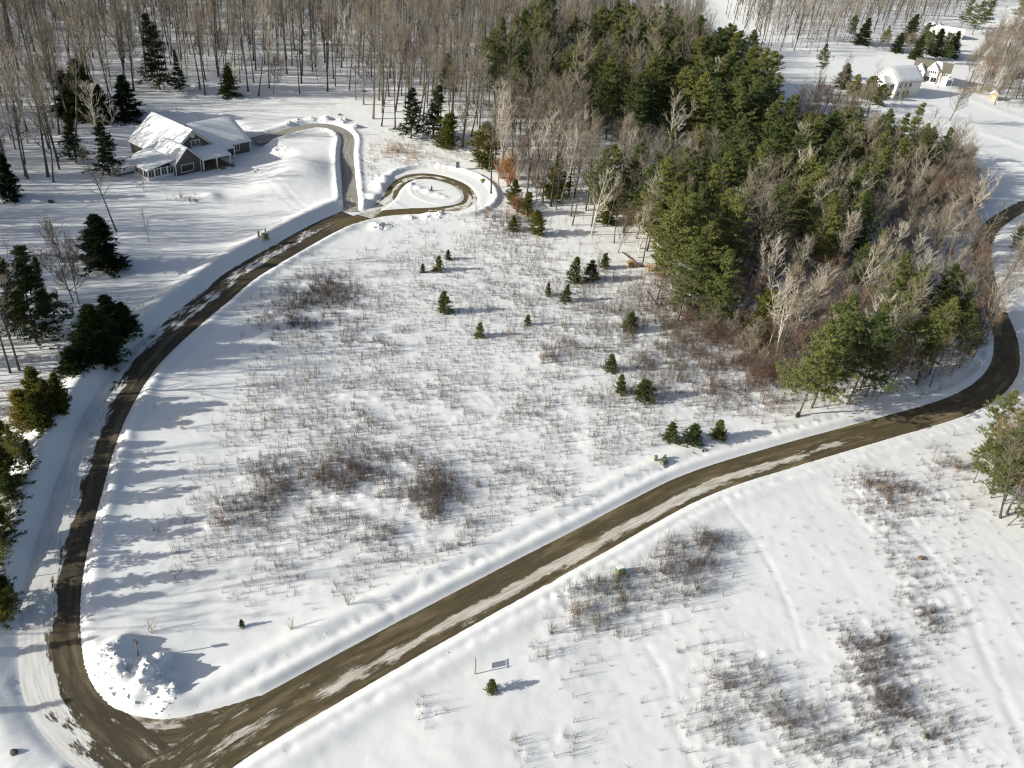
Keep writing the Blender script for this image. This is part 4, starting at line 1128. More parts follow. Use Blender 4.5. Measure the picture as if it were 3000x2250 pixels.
for i, (px, py) in enumerate(((1366, 572), (1408, 580), (1424, 594))):
    e = prop('log_pile', px, py, ['dark pile of cut logs nearest the spruce clump', 'cut log pile between bare trunks at the pine wood edge', 'smallest cut log pile, lowest of three at the wood edge'][i], 'log pile', .4 + .5 * i)
    k = 0
    for lv, n in enumerate((5, 4, 3)):
        for j in range(n if i < 2 else n - 1):
            r0 = .19
            a = (j - n / 2) * .42 + rng.normal(0, .03); zz = .15 + lv * .34
            MB().tube((a, -1.1 + rng.normal(0, .2), zz), (a + rng.normal(0, .05), 1.1 + rng.normal(0, .2), zz), r0, r0 * .9, 8).build('log', WOOD if (j + lv) % 3 else ORANGEWOOD, e)

# ------------------------------------------------------------------ conifers one by one
CN = 0
def con(kind, px, py, h, label, cat='spruce', sxy=1.0, name=None, lean=(0, 0), group=None):
    """base of the trunk at this pixel, height h metres"""
    global CN
    CN += 1
    q = at_px(px, py)
    H0 = {'pine': 23, 'spruce': 13, 'cedar': 9, 'hemlock': 14, 'young': 3.2}[kind]
    nm = name or {'pine': 'pine_tree', 'spruce': 'spruce_tree', 'cedar': 'cedar_tree', 'hemlock': 'hemlock_tree', 'young': 'young_spruce'}[kind]
    return tree(kind, CN, (q[0], q[1], q[2] - .05), h / H0, CN * 1.7, nm, label, cat, group, lean, sxy)
con('spruce', 188, 252, 15, 'tallest of the dark spruces at the left of the grey house', sxy=1.35)
con('spruce', 152, 248, 11.5, 'dark spruce left of the tallest one behind the grey house', sxy=1.35)
con('spruce', 222, 262, 10, 'broad dark spruce between the two tall ones behind the house', sxy=1.4)
con('spruce', 277, 258, 11.5, 'dark conical spruce nearest the back of the grey house', sxy=1.3)
con('hemlock', 345, 192, 21, 'tall dark hemlock at the woodland edge above the grey house', 'hemlock', 1.15)
con('hemlock', 390, 198, 12, 'smaller dark hemlock right of the tall one at the woodland edge', 'hemlock', .8)
con('spruce', 496, 207, 9.5, 'single dark spruce among bare trunks behind the garage', sxy=1.2)
con('hemlock', 238, 378, 12.5, 'sparse dark hemlock with bare trunk left of the sunroom', 'hemlock', 1.4)
con('hemlock', 165, 350, 12, 'ragged dark hemlock beside the pale leaning tree', 'hemlock', 1.3)
con('spruce', 20, 428, 10, 'dark spruce cut by the left edge beside the lawn', sxy=1.0)
con('spruce', 222, 578, 11.5, 'broad dark spruce on the lawn left of the lane', sxy=1.45)
con('hemlock', 78, 738, 17, 'open tall hemlock with visible trunk at the left lawn edge', 'hemlock', 1.25)
con('hemlock', 40, 700, 13, 'thin hemlock at the left edge behind the open tall one', 'hemlock', .8)
con('hemlock', 100, 690, 12, 'slim hemlock right of the open tall one on the left', 'hemlock', .7)
for i, (a, b, h) in enumerate(((190, 800, 6.5), (218, 770, 8.5), (252, 740, 7.5), (160, 812, 5), (275, 725, 5), (235, 785, 5))):
    con('spruce', a, b, h, ['low dark spruce in the thicket on the lane bank', 'tallest dark spruce of the thicket on the lane bank', 'upper dark spruce of the thicket on the lane bank', 'lowest left spruce of the thicket on the lane bank', 'small spruce at the upper end of the lane bank thicket', 'small spruce at the lane side of the bank thicket'][i], sxy=1.75)
for i, (a, b, h) in enumerate(((85, 905, 8.5), (62, 925, 7), (105, 915, 6.5), (128, 880, 5), (95, 940, 6), (140, 905, 4.5))):
    con('cedar', a, b, h, ['tallest yellow green cedar by the left edge above the lane', 'yellow green cedar left of the tallest by the lane', 'yellow green cedar right of the tallest by the lane', 'small dark green cedar above the others by the lane', 'lowest yellow green cedar of the lane side clump', 'small cedar nearest the lane bank'][i], 'cedar', 1.15)
LE = [(10, 985, 9), (45, 1010, 8), (70, 1030, 6), (25, 1060, 9), (0, 1100, 10), (35, 1110, 7), (5, 1180, 9), (15, 1250, 8), (-15, 1300, 10), (0, 1340, 7), (-30, 1210, 10), (20, 1300, 6)]
for i, (a, b, h) in enumerate(LE):
    h *= .8
    con('pine' if i % 3 == 1 else ('hemlock' if i % 3 == 2 else 'cedar'), a, b, h, 'dark green conifer in the row along the left edge, number %s from the top' % ['one', 'two', 'three', 'four', 'five', 'six', 'seven', 'eight', 'nine', 'ten', 'eleven', 'twelve'][i], 'conifer', 1.25 if i % 3 != 1 else 1.0, name='conifer')
# trees that stand just outside the left edge; their shadows fall across the lane
for i, (a, b, h, k) in enumerate(((-72, 74, 8, 'pine'), (-66, 64, 8, 'hemlock'), (-80, 84, 9, 'hemlock'), (-84, 92, 9, 'pine'), (-62, 52, 7.5, 'hemlock'), (-76, 70, 9, 'pine'), (-92, 104, 10, 'pine'), (-60, 44, 7, 'hemlock'))):
    tree(k, i + 2, (a, b, gzs(a, b) - .1), h / (23 if k == 'pine' else 14), i * 1.3, 'conifer', 'green conifer of the row just beyond the left edge of the lane', 'conifer', 'conifers beyond the left edge', (0, 0), .9)

# young conifers in the field
YF = [(945, 584, 3.4, 'slim young spruce left of a pair in the upper field'), (968, 560, 2.2, 'small young spruce right of the slim one in the upper field'), (913, 588, 2.0, 'thin young spruce, leftmost of three in the upper field'),
      (962, 676, 4.6, 'lone pointed young spruce in the middle of the field'), (1034, 727, 3.0, 'young spruce below the lone pointed one in the field'),
      (1238, 608, 5.6, 'tallest spruce of the clump at the upper field edge'), (1275, 604, 4.6, 'second spruce of the clump at the upper field edge'), (1306, 578, 3.6, 'right spruce of the clump beside the log pile'), (1220, 650, 3.8, 'lower spruce under the clump at the upper field edge'), (1184, 638, 2.8, 'small spruce left of the clump at the upper field edge'),
      (1139, 702, 2.2, 'tiny spruce right of the field centre among saplings'), (1360, 712, 4.0, 'dark young spruce before the brown thicket'), (1318, 800, 3.4, 'thin dark spruce left above the round one'), (1338, 850, 3.6, 'ragged dark spruce touching the round one'),
      (1386, 862, 3.8, 'dense round spruce in the lower right of the field'), (1447, 950, 3.4, 'left spruce of three beside the road'), (1492, 960, 3.9, 'middle and widest spruce of three beside the road'), (1549, 950, 3.5, 'right spruce of three beside the road'),
      (522, 1352, 1.2, 'tiny spruce alone on the snow above the road junction'), (1062, 1492, 2.0, 'small dark spruce alone below the road by the hanging sign'), (1720, 905, 1.2, 'tiny spruce on the bank near the road bend woods'), (1410, 875, 1.4, 'tiny spruce just right of the round spruce'),
      (2000, 1596, .8, 'tiny evergreen sprig in the lower right field')]
for a, b, h, lb in YF:
    con('young', a, b, h * 1.12, lb, lean=(rng.normal(0, .05), rng.normal(0, .05)), sxy=rng.uniform(.8, 1.3) * 1.35 if h > 3.7 and (a in (1386, 1492)) else (1.2 if a in (1447, 1549) else rng.uniform(.75, 1.25)))
con('young', 932, 411, 1.3, 'tiny dark fir standing on the turning circle island', sxy=.6)
for a, b, h, lb in ((1112, 440, 6.0, 'green cedar behind rusty shrubs right of the turning circle'), (1136, 462, 5.4, 'pointed cedar between rusty shrubs right of the turning circle'), (1160, 506, 5.6, 'dark cedar at the lower end of the rusty shrubs'), (1108, 498, 3.6, 'low cedar among brown shrubs below the turning circle'),
                    (963, 314, 8.5, 'bright olive cedar at the wood edge above the turning circle'), (1046, 357, 10.5, 'olive cedar right of the turning circle at the wood edge'), (1195, 425, 10, 'narrow cedar with bare stem in the open wood'), (1640, 735, 11, 'olive cedar beside the pale branching trees'), (1310, 480, 8, 'bright thin cedar clump between leaning trunks'), (1325, 450, 9, 'taller thin cedar behind the bright clump')):
    con('cedar', a, b, h * 1.1, lb, 'cedar', 1.5 if a in (1640, 963, 1046) else 1.25)
con('hemlock', 935, 298, 15, 'dark hemlock behind the olive cedar at the wood edge', 'hemlock', 1.3)
con('hemlock', 888, 300, 14, 'sparse olive hemlock between bare trunks at the wood edge', 'hemlock', 1.35)

# ------------------------------------------------------------------ pine wood
def top_fill(px_poly, h, dmin, seed):
    return off_road(fill(wpoly(px_poly, h), dmin, seed))
PINES = []
PW = [([(1060, 80), (1140, 5), (1250, 30), (1420, 5), (1560, 55), (1640, 105), (1700, 165), (1730, 235), (1610, 225), (1480, 178), (1400, 190), (1300, 158), (1230, 132), (1130, 118), (1060, 110)], 21, 6.3, 'tall white pine in the upper dark pine wood', 1.0),
      ([(1250, 300), (1340, 285), (1480, 285), (1640, 235), (1730, 240), (1810, 290), (1770, 390), (1700, 440), (1600, 410), (1560, 470), (1490, 470), (1430, 390), (1340, 330)], 19, 6.1, 'white pine in the middle of the dark pine wood', .9),
      ([(1720, 385), (1790, 370), (1880, 395), (1890, 450), (1800, 470), (1740, 455)], 17, 5.4, 'bright topped pine right of the middle pine wood', .8),
      ([(1440, 400), (1520, 365), (1600, 430), (1590, 520), (1520, 530), (1450, 480)], 20, 6.2, 'sunlit pine at the front edge of the pine wood', .95),
      ([(1755, 710), (1800, 680), (1860, 675), (1925, 692), (1935, 740), (1880, 770), (1780, 760)], 15, 4.6, 'big bushy pine in the clump above the road bend', .8),
      ([(1770, 225), (1850, 235), (1930, 290), (1900, 380), (1840, 400), (1760, 360)], 15, 6.3, 'pine scattered right of the dark pine wood', .75),
      ([(1880, 520), (1960, 540), (2060, 590), (2110, 650), (2060, 680), (1960, 640), (1890, 600)], 14, 7.5, 'pine among bare trees above the road bend', .75),
      ([(1890, 240), (1960, 250), (2040, 265), (2060, 310), (2000, 330), (1900, 300)], 15, 5.5, 'pine in the group left of the open snow field', .75)]
for k, (pl, h, dm, lb, sc) in enumerate(PW):
    for q in top_fill(pl, h, dm, 50 + k):
        PINES.append((q[0], q[1], sc * rng.uniform(.8, 1.12), lb))
for a, b, h, lb in ((1900, 505, 14, 'single pine above the dark olive conifer by the road bend'), (1960, 560, 15, 'olive pine leaning among bare trees near the road bend'), (2015, 565, 16, 'pine above the road bend woods'), (2085, 615, 15, 'pine nearest the hidden road bend'), (2110, 650, 13, 'lower pine at the road bend'), (2040, 690, 15, 'green pine left of the hidden road bend'), (2070, 660, 14, 'pine between bare trees beside the hidden bend'), (1985, 690, 14, 'dark pine right of the bushy clump'), (2120, 690, 12, 'pine hanging over the inner side of the bend'), (1790, 95, 15, 'lone pine beside the snowy lawn of the white houses'), (1640, 60, 22, 'pine at the upper right tip of the pine wood'), (1590, 300, 21, 'pine leaning out of the middle wood'), (1090, 60, 21, 'pine at the upper left tip of the pine wood'), (975, 120, 15, 'young pine alone in the bare wood')):
    q = G(a, b, h)
    PINES.append((q[0], q[1], h / 22.5, lb))
for a, b, h, lb in ((2180, 870, 13, 'green pine overhanging the road at the right edge'), (2205, 900, 14, 'pine at the right edge below the road'), (2215, 1000, 10, 'sparse pine at the right edge above leaning trunks'), (2200, 950, 14, 'dense pine at the right edge between two others'), (2188, 985, 11, 'brownish pine before the right edge group'), (2140, 970, 9, 'low spreading pine at the right edge of the field'), (2205, 500, 9, 'brown green pine cut by the right edge by the upper bend')):
    q = G(a, b, h * .8)
    PINES.append((q[0], q[1], h / 22.5, lb))
for a, b, h, lb in ((1845, 205, 9, 'cedar row tree nearest the white house'), (1870, 212, 10, 'middle cedar of the row by the white house'), (1895, 228, 9, 'front cedar of the row by the white house'), (1822, 190, 11, 'dark spruce at the upper end of the cedar row'), (1915, 205, 8, 'rightmost cedar of the row by the white house')):
    q = at_px(a, b)
    CN += 1
    tree('cedar' if a > 1830 else 'spruce', CN, (q[0], q[1], q[2] - .1), h / (9 if a > 1830 else 13), CN, 'cedar_tree' if a > 1830 else 'spruce_tree', lb, 'cedar' if a > 1830 else 'spruce', None, (0, 0), 1.5)
for a, b, h, lb in ((1835, 92, 10, 'dark spruce, left of two before the far slope'), (1858, 95, 11, 'spruce, right of two before the far slope'), (1905, 105, 9, 'spruce at the left end of the garden trees'), (1960, 90, 12, 'pine standing over the long white building'), (1985, 110, 12, 'broad pine before the long white building'), (2015, 118, 11, 'wide pine among the garden trees of the white houses'), (2000, 125, 10, 'front pine of the garden trees'), (2050, 122, 11, 'right pine of the garden trees near the many gabled house'), (2045, 138, 7, 'small dark spruce behind the many gabled house'), (1975, 128, 10, 'dark spruce in front of the broad garden pine'), (2030, 128, 11, 'dark spruce between the two right garden pines'), (1935, 112, 8, 'small spruce near the left end of the garden trees')):
    q = at_px(a, b); CN += 1
    tree('spruce' if CN % 2 else 'pine', CN, (q[0], q[1], q[2] - .1), h * 1.25 / (13 if CN % 2 else 22), CN, 'spruce_tree', lb, 'spruce', None, (0, 0), 1.25)
for a, b, h, lb in ((2100, 75, 15, 'large round pine at the upper right beyond the houses'), (2075, 60, 12, 'yellow green pine left of the large round one'), (2190, 60, 13, 'brown green pine near the upper right corner'), (2120, 70, 13, 'pine right of the large round one')):
    q = at_px(a, b)
    PINES.append((q[0], q[1], h / 22.5 * 1.5, lb))
def where(pts):
    """words for the part of its wood a tree stands in, from its place in the view"""
    P = np.array([(t[0], t[1], float(zb(t[0], t[1])) + 8) for t in pts]) - C_
    w = P @ F_
    sx, sy = P @ R_ / w, P @ U_ / w
    qx = np.argsort(np.argsort(sx)) / max(1, len(pts) - 1); qy = np.argsort(np.argsort(-sy)) / max(1, len(pts) - 1)
    hx = ['far left', 'left', 'middle', 'right', 'far right']; hy = ['back row', 'upper row', 'centre row', 'lower row', 'front row']
    return ['%s, %s' % (hx[min(4, int(a * 5))], hy[min(4, int(b * 5))]) for a, b in zip(qx, qy)]
def spread_labels(items, k):
    out = list(items); by = {}
    for i, t in enumerate(items):
        by.setdefault(t[k], []).append(i)
    for lb, idx in by.items():
        if len(idx) > 4:
            for i, w in zip(idx, where([items[j] for j in idx])):
                t = list(items[i]); t.append(w); out[i] = tuple(t)
        else:
            for i in idx: out[i] = tuple(list(items[i]) + [''])
    return out
PINES.sort(key=lambda t: t[0] ** 2 + t[1] ** 2)
from collections import Counter
PINES = [(a, b, sc, lb + (', ' + w if w else '')) for a, b, sc, lb, w in spread_labels(PINES, 3)]
pc = Counter(t[3] for t in PINES)
for i, (a, b, sc, lb) in enumerate(PINES):
    tree('pine', i, (a, b, gzs(a, b) - .15), sc, i * 2.1, 'pine_tree', lb, 'pine', ('pine wood: ' + lb) if pc[lb] > 1 else None, (rng.normal(0, .03), rng.normal(0, .03)), rng.uniform(.95, 1.2))

# ------------------------------------------------------------------ bare trees
BARE = []
def put(px_poly, h, dmin, seed, kinds, sc, lb, world_tail=None, road=4.5):
    pl = wpoly(px_poly, h) + (world_tail or [])
    for q in off_road(fill(pl, dmin, seed), road):
        BARE.append((q[0], q[1], kinds[int(rng.integers(len(kinds)))], sc * rng.uniform(.62, 1.18), lb))
put([(-150, 430), (0, 400), (118, 392), (150, 330), (175, 275), (315, 188), (420, 203), (560, 213), (760, 203), (815, 275), (930, 300), (1050, 335)], 0, 4.0, 70, ['forest'] * 8 + ['pale', 'brushy'], 1.0, 'slope', [(25, 260), (60, 330), (70, 450), (-60, 450), (-240, 400), (-320, 330), (-230, 190)])
put([(1070, 345), (1140, 400), (1200, 470), (1265, 500), (1345, 550), (1430, 610), (1510, 635), (1570, 660), (1630, 700), (1600, 560), (1450, 430), (1250, 400), (1200, 330), (1110, 300)], 0, 3.9, 71, ['forest', 'forest', 'forest', 'pale', 'brushy'], .85, 'open')
put([(1080, 90), (1400, 20), (1640, 110), (1720, 240), (1760, 380), (1560, 460), (1400, 330), (1250, 250)], 16, 13, 81, ['forest', 'brushy', 'pale'], .9, 'mid')
put([(1060, 190), (1200, 185), (1300, 260), (1450, 275), (1580, 290), (1560, 340), (1350, 330), (1180, 300), (1060, 280)], 17, 3.7, 72, ['forest', 'forest', 'pale', 'brushy'], .85, 'mid')
put([(1620, 560), (1750, 480), (1900, 450), (2040, 400), (2095, 430), (2098, 520), (2108, 600), (2125, 680), (2128, 740), (2105, 800), (2000, 845), (1850, 868), (1720, 840), (1650, 760), (1580, 660)], 0, 3.3, 73, ['brushy'] * 5 + ['forest', 'pale'], .85, 'bend', road=3.4)
put([(1990, 380), (2060, 350), (2090, 420), (2100, 470), (2020, 480), (1900, 430)], 0, 3.2, 78, ['brushy'], .95, 'bend', road=4.0)
put([(1720, 240), (1800, 205), (1870, 240), (1900, 320), (2060, 335), (2085, 430), (1900, 460), (1750, 490), (1700, 400)], 0, 5.2, 79, ['brushy', 'brushy', 'forest'], .9, 'bend', road=4.0)
put([(-25, 520), (-20, 640), (-40, 760), (-60, 900)], 0, 3.9, 80, ['forest'], 1.0, 'west', [(-120, 95), (-190, 90), (-260, 190), (-190, 200)])
put([(1640, 110), (1760, 118), (1850, 80), (2000, 58), (2060, 30), (2120, 5), (2260, -5), (2200, -60), (1700, -60), (1560, 30)], 0, 4.8, 74, ['forest'], .8, 'far')
put([(2085, 178), (2140, 228), (2260, 250), (2260, 70), (2160, 80), (2110, 120)], 0, 4.5, 75, ['brushy', 'brushy', 'forest'], .95, 'shed')
put([(2130, 1010), (2225, 960), (2260, 1250), (2215, 1200), (2170, 1120)], 0, 2.7, 76, ['forest', 'brushy', 'brushy'], .7, 'right')
put([(1400, 600), (1560, 640), (1690, 740), (1730, 850), (1620, 800), (1490, 700)], 0, 2.9, 82, ['brushy'], .6, 'edge')
put([(1890, 108), (2060, 130), (2045, 96), (1910, 88)], 0, 5.0, 83, ['brushy'], .7, 'garden')
put([(2195, 520), (2260, 480), (2300, 640), (2215, 640), (2190, 580)], 0, 4.0, 77, ['brushy'], .8, 'upper right')
BL = {'slope': ('grey bare tree in the wood behind the grey house', 'bare trees of the slope wood'),
      'open': ('slim bare tree in the open wood right of the turning circle', 'bare trees of the open wood'),
      'mid': ('pale bare tree between the pine wood halves', 'bare trees between the pines'),
      'bend': ('brown bare tree in the tangled wood above the road bend', 'bare trees above the road bend'),
      'far': ('thin bare tree on the far snowy slope behind the white houses', 'bare trees of the far slope'),
      'shed': ('bare tangled tree in the brown wood beside the tan shed', 'bare trees beside the shed'),
      'right': ('slim leaning bare tree at the right edge of the lower field', 'bare trees at the right edge'),
      'edge': ('low bare tree of the thicket before the pine wood', 'bare trees of the front thicket'),
      'garden': ('bare bush tree among the white house garden evergreens', 'bare trees in the white house garden'),
      'upper right': ('brown bare tree right of the upper road bend', 'bare trees by the upper bend')}
BARE.sort(key=lambda t: math.hypot(t[0], t[1]) / t[3])
NEAR = [t for t in BARE if t[4] != 'west'][:295]; near_ = set(id(t) for t in NEAR); REST = [t for t in BARE if id(t) not in near_]
for i, (a, b, k, sc, rg, w) in enumerate(spread_labels(NEAR, 4)):
    lb, gp = BL[rg]
    if w:
        lb += ', ' + w; gp += ', ' + w
    ln = (rng.normal(0, .05), rng.normal(0, .05) + (.10 if rg in ('open', 'bend') else 0))
    tree(k, int(rng.integers(6)), (a, b, gzs(a, b) - .1), sc, rng.uniform(0, 6.28) if rg != 'open' else rng.uniform(-.6, .6), 'bare_tree', lb, 'bare tree', gp, ln)
# single bare trees
def one(kind, var, px, py, h, label, lean=(0, 0), rz=0, sxy=1.0):
    q = at_px(px, py)
    H0 = {'forest': 21.5, 'spreading': 13.5, 'pale': 19, 'brushy': 11, 'sapling': 4.2}[kind]
    return tree(kind, var, (q[0], q[1], q[2] - .05), h / H0, rz, 'bare_tree', label, 'bare tree', None, lean, sxy)
one('forest', 1, 252, 500, 17, 'dark leaning bare tree rising from the lawn before the sunroom', (0, -.12), 1.0)
one('pale', 0, 215, 352, 19, 'pale dead tree with white upper limbs left of the grey house', (0, -.13), 2.0)
one('brushy', 0, 160, 655, 14, 'multi stemmed bare tree at the left edge of the lawn', (0, -.08), 0)
one('brushy', 2, 172, 660, 12, 'second stem cluster beside the multi stemmed bare tree', (0, -.03), 2)
one('sapling', 0, 324, 525, 7.5, 'slim young bare tree alone on the shaded lawn', (0, -.05), 0, .7)
one('sapling', 1, 312, 420, 6.5, 'thin bare sapling before the sunroom corner', (0, 0), 1, .6)
one('forest', 3, 42, 800, 18, 'dark bare trunk at the left edge below the lawn', (0, -.03), 0)
one('forest', 4, 22, 805, 17, 'bare trunk at the far left edge beside another', (0, -.10), 2)
one('forest', 2, 60, 385, 19, 'bare tree at the front of the left wood', (0, -.03), 2)
one('forest', 0, 115, 392, 20, 'foremost bare tree of the left wood by the lawn', (0, -.05), 4)
one('pale', 1, 1690, 760, 17, 'large pale spreading dead tree in the dark brush', (0, .22), 0)
one('pale', 2, 1672, 792, 16, 'pale forked tree leaning right before the pines', (0, .28), 1.5)
one('pale', 0, 1655, 690, 17, 'pale tree with many bright limbs behind the olive cedar', (0, .12), 3)
one('pale', 1, 1740, 700, 15, 'pale tangled tree left of the big bushy pines', (0, .2), 4)
one('pale', 2, 1560, 560, 18, 'pale grey tree against the dark pine wood', (0, .1), 5)
one('pale', 0, 1068, 330, 19, 'tall pale tree at the wood edge right of the turning circle', (0, 0), 1)
one('spreading', 0, 2050, 264, 15, 'lone spreading bare tree on the white house lawn', (0, .1), 0)
one('spreading', 1, 2026, 190, 9, 'small bare tree in front of the many gabled house', (0, .05), 2)
one('spreading', 2, 1945, 225, 6, 'small round bare shrub tree before the arched gable', (0, 0), 2)
one('pale', 1, 2110, 200, 14, 'pale trunk tree at the edge of the brown wood near the shed', (0, .2), 2)
one('pale', 2, 2150, 225, 16, 'tall pale trunk leaning right beside the tan shed', (0, .2), 3)
one('forest', 5, 2143, 1050, 12, 'bare trunk at the right edge, topmost of the leaning ones', (0, .2), 0)
one('forest', 2, 2160, 1120, 13, 'bare trunk at the right edge, lowest of the leaning ones', (0, .22), 2)
for i_, (a_, b_, h_, w_) in enumerate(((2138, 1032, 10, 'uppermost of the leaning trunks'), (2152, 1062, 11, 'second of the leaning trunks from the top'), (2168, 1090, 11, 'thin brown one before the pines'), (2184, 1062, 12, 'brown twigged one behind the leaning trunks'), (2192, 1108, 11, 'tall one near the frame edge'), (2176, 1135, 10, 'lowest of the thin ones'), (2204, 1082, 12, 'outermost one beside the pines'), (2160, 1020, 10, 'upper one under the pine boughs'))):
    one('brushy', i_, a_, b_, h_, 'bare tree at the right edge, ' + w_, (0, .2), i_ * 1.1)
for a_, b_, h_, w_ in ((2172, 1000, 11, 'leftmost pine of the right edge group, over leaning trunks'), (2200, 1035, 12, 'middle pine of the right edge group, among brown trunks'), (2212, 985, 14, 'tallest pine of the right edge group'), (2205, 1140, 10, 'lowest pine of the right edge group')):
    con('pine', a_, b_, h_, w_, 'pine', 1.1, lean=(0, .1))
one('forest', 0, 1290, 690 - 90, 6, 'thin bare tree between the spruces and the log pile', (0, .05), 2)
one('sapling', 2, 1027, 478, 6, 'thin bare sapling at the lower right of the turning circle', (0, .02), 2, .5)
for i, (a, b) in enumerate(((-96, 66), (-104, 70), (-118, 84), (-90, 44))):
    tree('forest', i, (a, b, gzs(a, b) - .1), 1.0, i, 'bare_tree', 'tall bare tree beyond the left edge whose shadow crosses the lane', 'bare tree', 'bare trees beyond the left edge')

# the rest of the wood, one object
src = bpy.data.collections.new('wood_sources')
knames = [('forest', i) for i in range(6)] + [('pale', i) for i in range(3)] + [('brushy', i) for i in range(3)]
for k, i in knames:
    mt, mc = KIND[k][i]
    vt = np.empty(len(mt.vertices) * 3, np.float32); mt.vertices.foreach_get('co', vt)
    vc = np.empty(len(mc.vertices) * 3, np.float32); mc.vertices.foreach_get('co', vc)
    def faces_of(m, off):
        out = {}
        li = np.empty(len(m.loops), np.int32); m.loops.foreach_get('vertex_index', li)
        tt = np.empty(len(m.polygons), np.int32); m.polygons.foreach_get('loop_total', tt)
        st = np.empty(len(m.polygons), np.int32); m.polygons.foreach_get('loop_start', st)
        for nn_ in (3, 4):
            s_ = st[tt == nn_]
            if len(s_):
                out[nn_] = np.stack([li[s_ + q] for q in range(nn_)], 1) + off
        return out
    ft = faces_of(mt, 0); fc = faces_of(mc, len(vt) // 3)
    fl = list(ft.values()) + list(fc.values())
    mi = np.concatenate([np.zeros(sum(len(f) for f in ft.values())), np.ones(sum(len(f) for f in fc.values()))])
    jm = mk('wood_' + k, np.concatenate([vt, vc]).reshape(-1, 3), fl, mats=[mt.materials[0], mc.materials[0]], mi=mi)
    src.objects.link(bpy.data.objects.new('%s_%02d' % (k, i), jm))
order = sorted(o.name for o in src.objects)
pts = np.array([(a, b, gzs(a, b) - .1) for a, b, *_ in REST])
pm = bpy.data.meshes.new('bare_wood'); pm.from_pydata([tuple(p) for p in pts], [], [])
ix = np.array([order.index('%s_%02d' % (k, int(rng.integers(6)) % len(KIND[k]))) for _, _, k, _, _ in REST], np.int32)
pm.attributes.new('pick', 'INT', 'POINT').data.foreach_set('value', ix)
pm.attributes.new('size', 'FLOAT', 'POINT').data.foreach_set('value', np.array([t[3] for t in REST], np.float32))
rot = np.stack([rng.normal(0, .05, len(REST)), rng.normal(0, .05, len(REST)), rng.uniform(0, 6.28, len(REST))], 1).astype(np.float32)
pm.attributes.new('turn', 'FLOAT_VECTOR', 'POINT').data.foreach_set('vector', rot.ravel())
wood = obj('bare_wood', pm)
tag(wood, 'leafless wood far up the slope behind the nearer bare trees', 'wood', None, 'stuff')
ng = bpy.data.node_groups.new('wood_scatter', 'GeometryNodeTree')
ng.interface.new_socket('Geometry', in_out='INPUT', socket_type='NodeSocketGeometry')
ng.interface.new_socket('Geometry', in_out='OUTPUT', socket_type='NodeSocketGeometry')
gi = ng.nodes.new('NodeGroupInput'); go = ng.nodes.new('NodeGroupOutput')
ip = ng.nodes.new('GeometryNodeInstanceOnPoints'); ci = ng.nodes.new('GeometryNodeCollectionInfo')
ci.inputs['Collection'].default_value = src
ci.inputs['Separate Children'].default_value = True
ci.inputs['Reset Children'].default_value = True
def named(nm, ty):
    n = ng.nodes.new('GeometryNodeInputNamedAttribute'); n.data_type = ty; n.inputs['Name'].default_value = nm
    return n.outputs['Attribute']
ng.links.new(gi.outputs[0], ip.inputs['Points']); ng.links.new(ci.outputs[0], ip.inputs['Instance'])
ip.inputs['Pick Instance'].default_value = True
ng.links.new(named('pick', 'INT'), ip.inputs['Instance Index'])
e2r = ng.nodes.new('FunctionNodeEulerToRotation')
ng.links.new(named('turn', 'FLOAT_VECTOR'), e2r.inputs[0]); ng.links.new(e2r.outputs[0], ip.inputs['Rotation'])
ng.links.new(named('size', 'FLOAT'), ip.inputs['Scale'])
ng.links.new(ip.outputs[0], go.inputs[0])
md = wood.modifiers.new('scatter', 'NODES'); md.node_group = ng

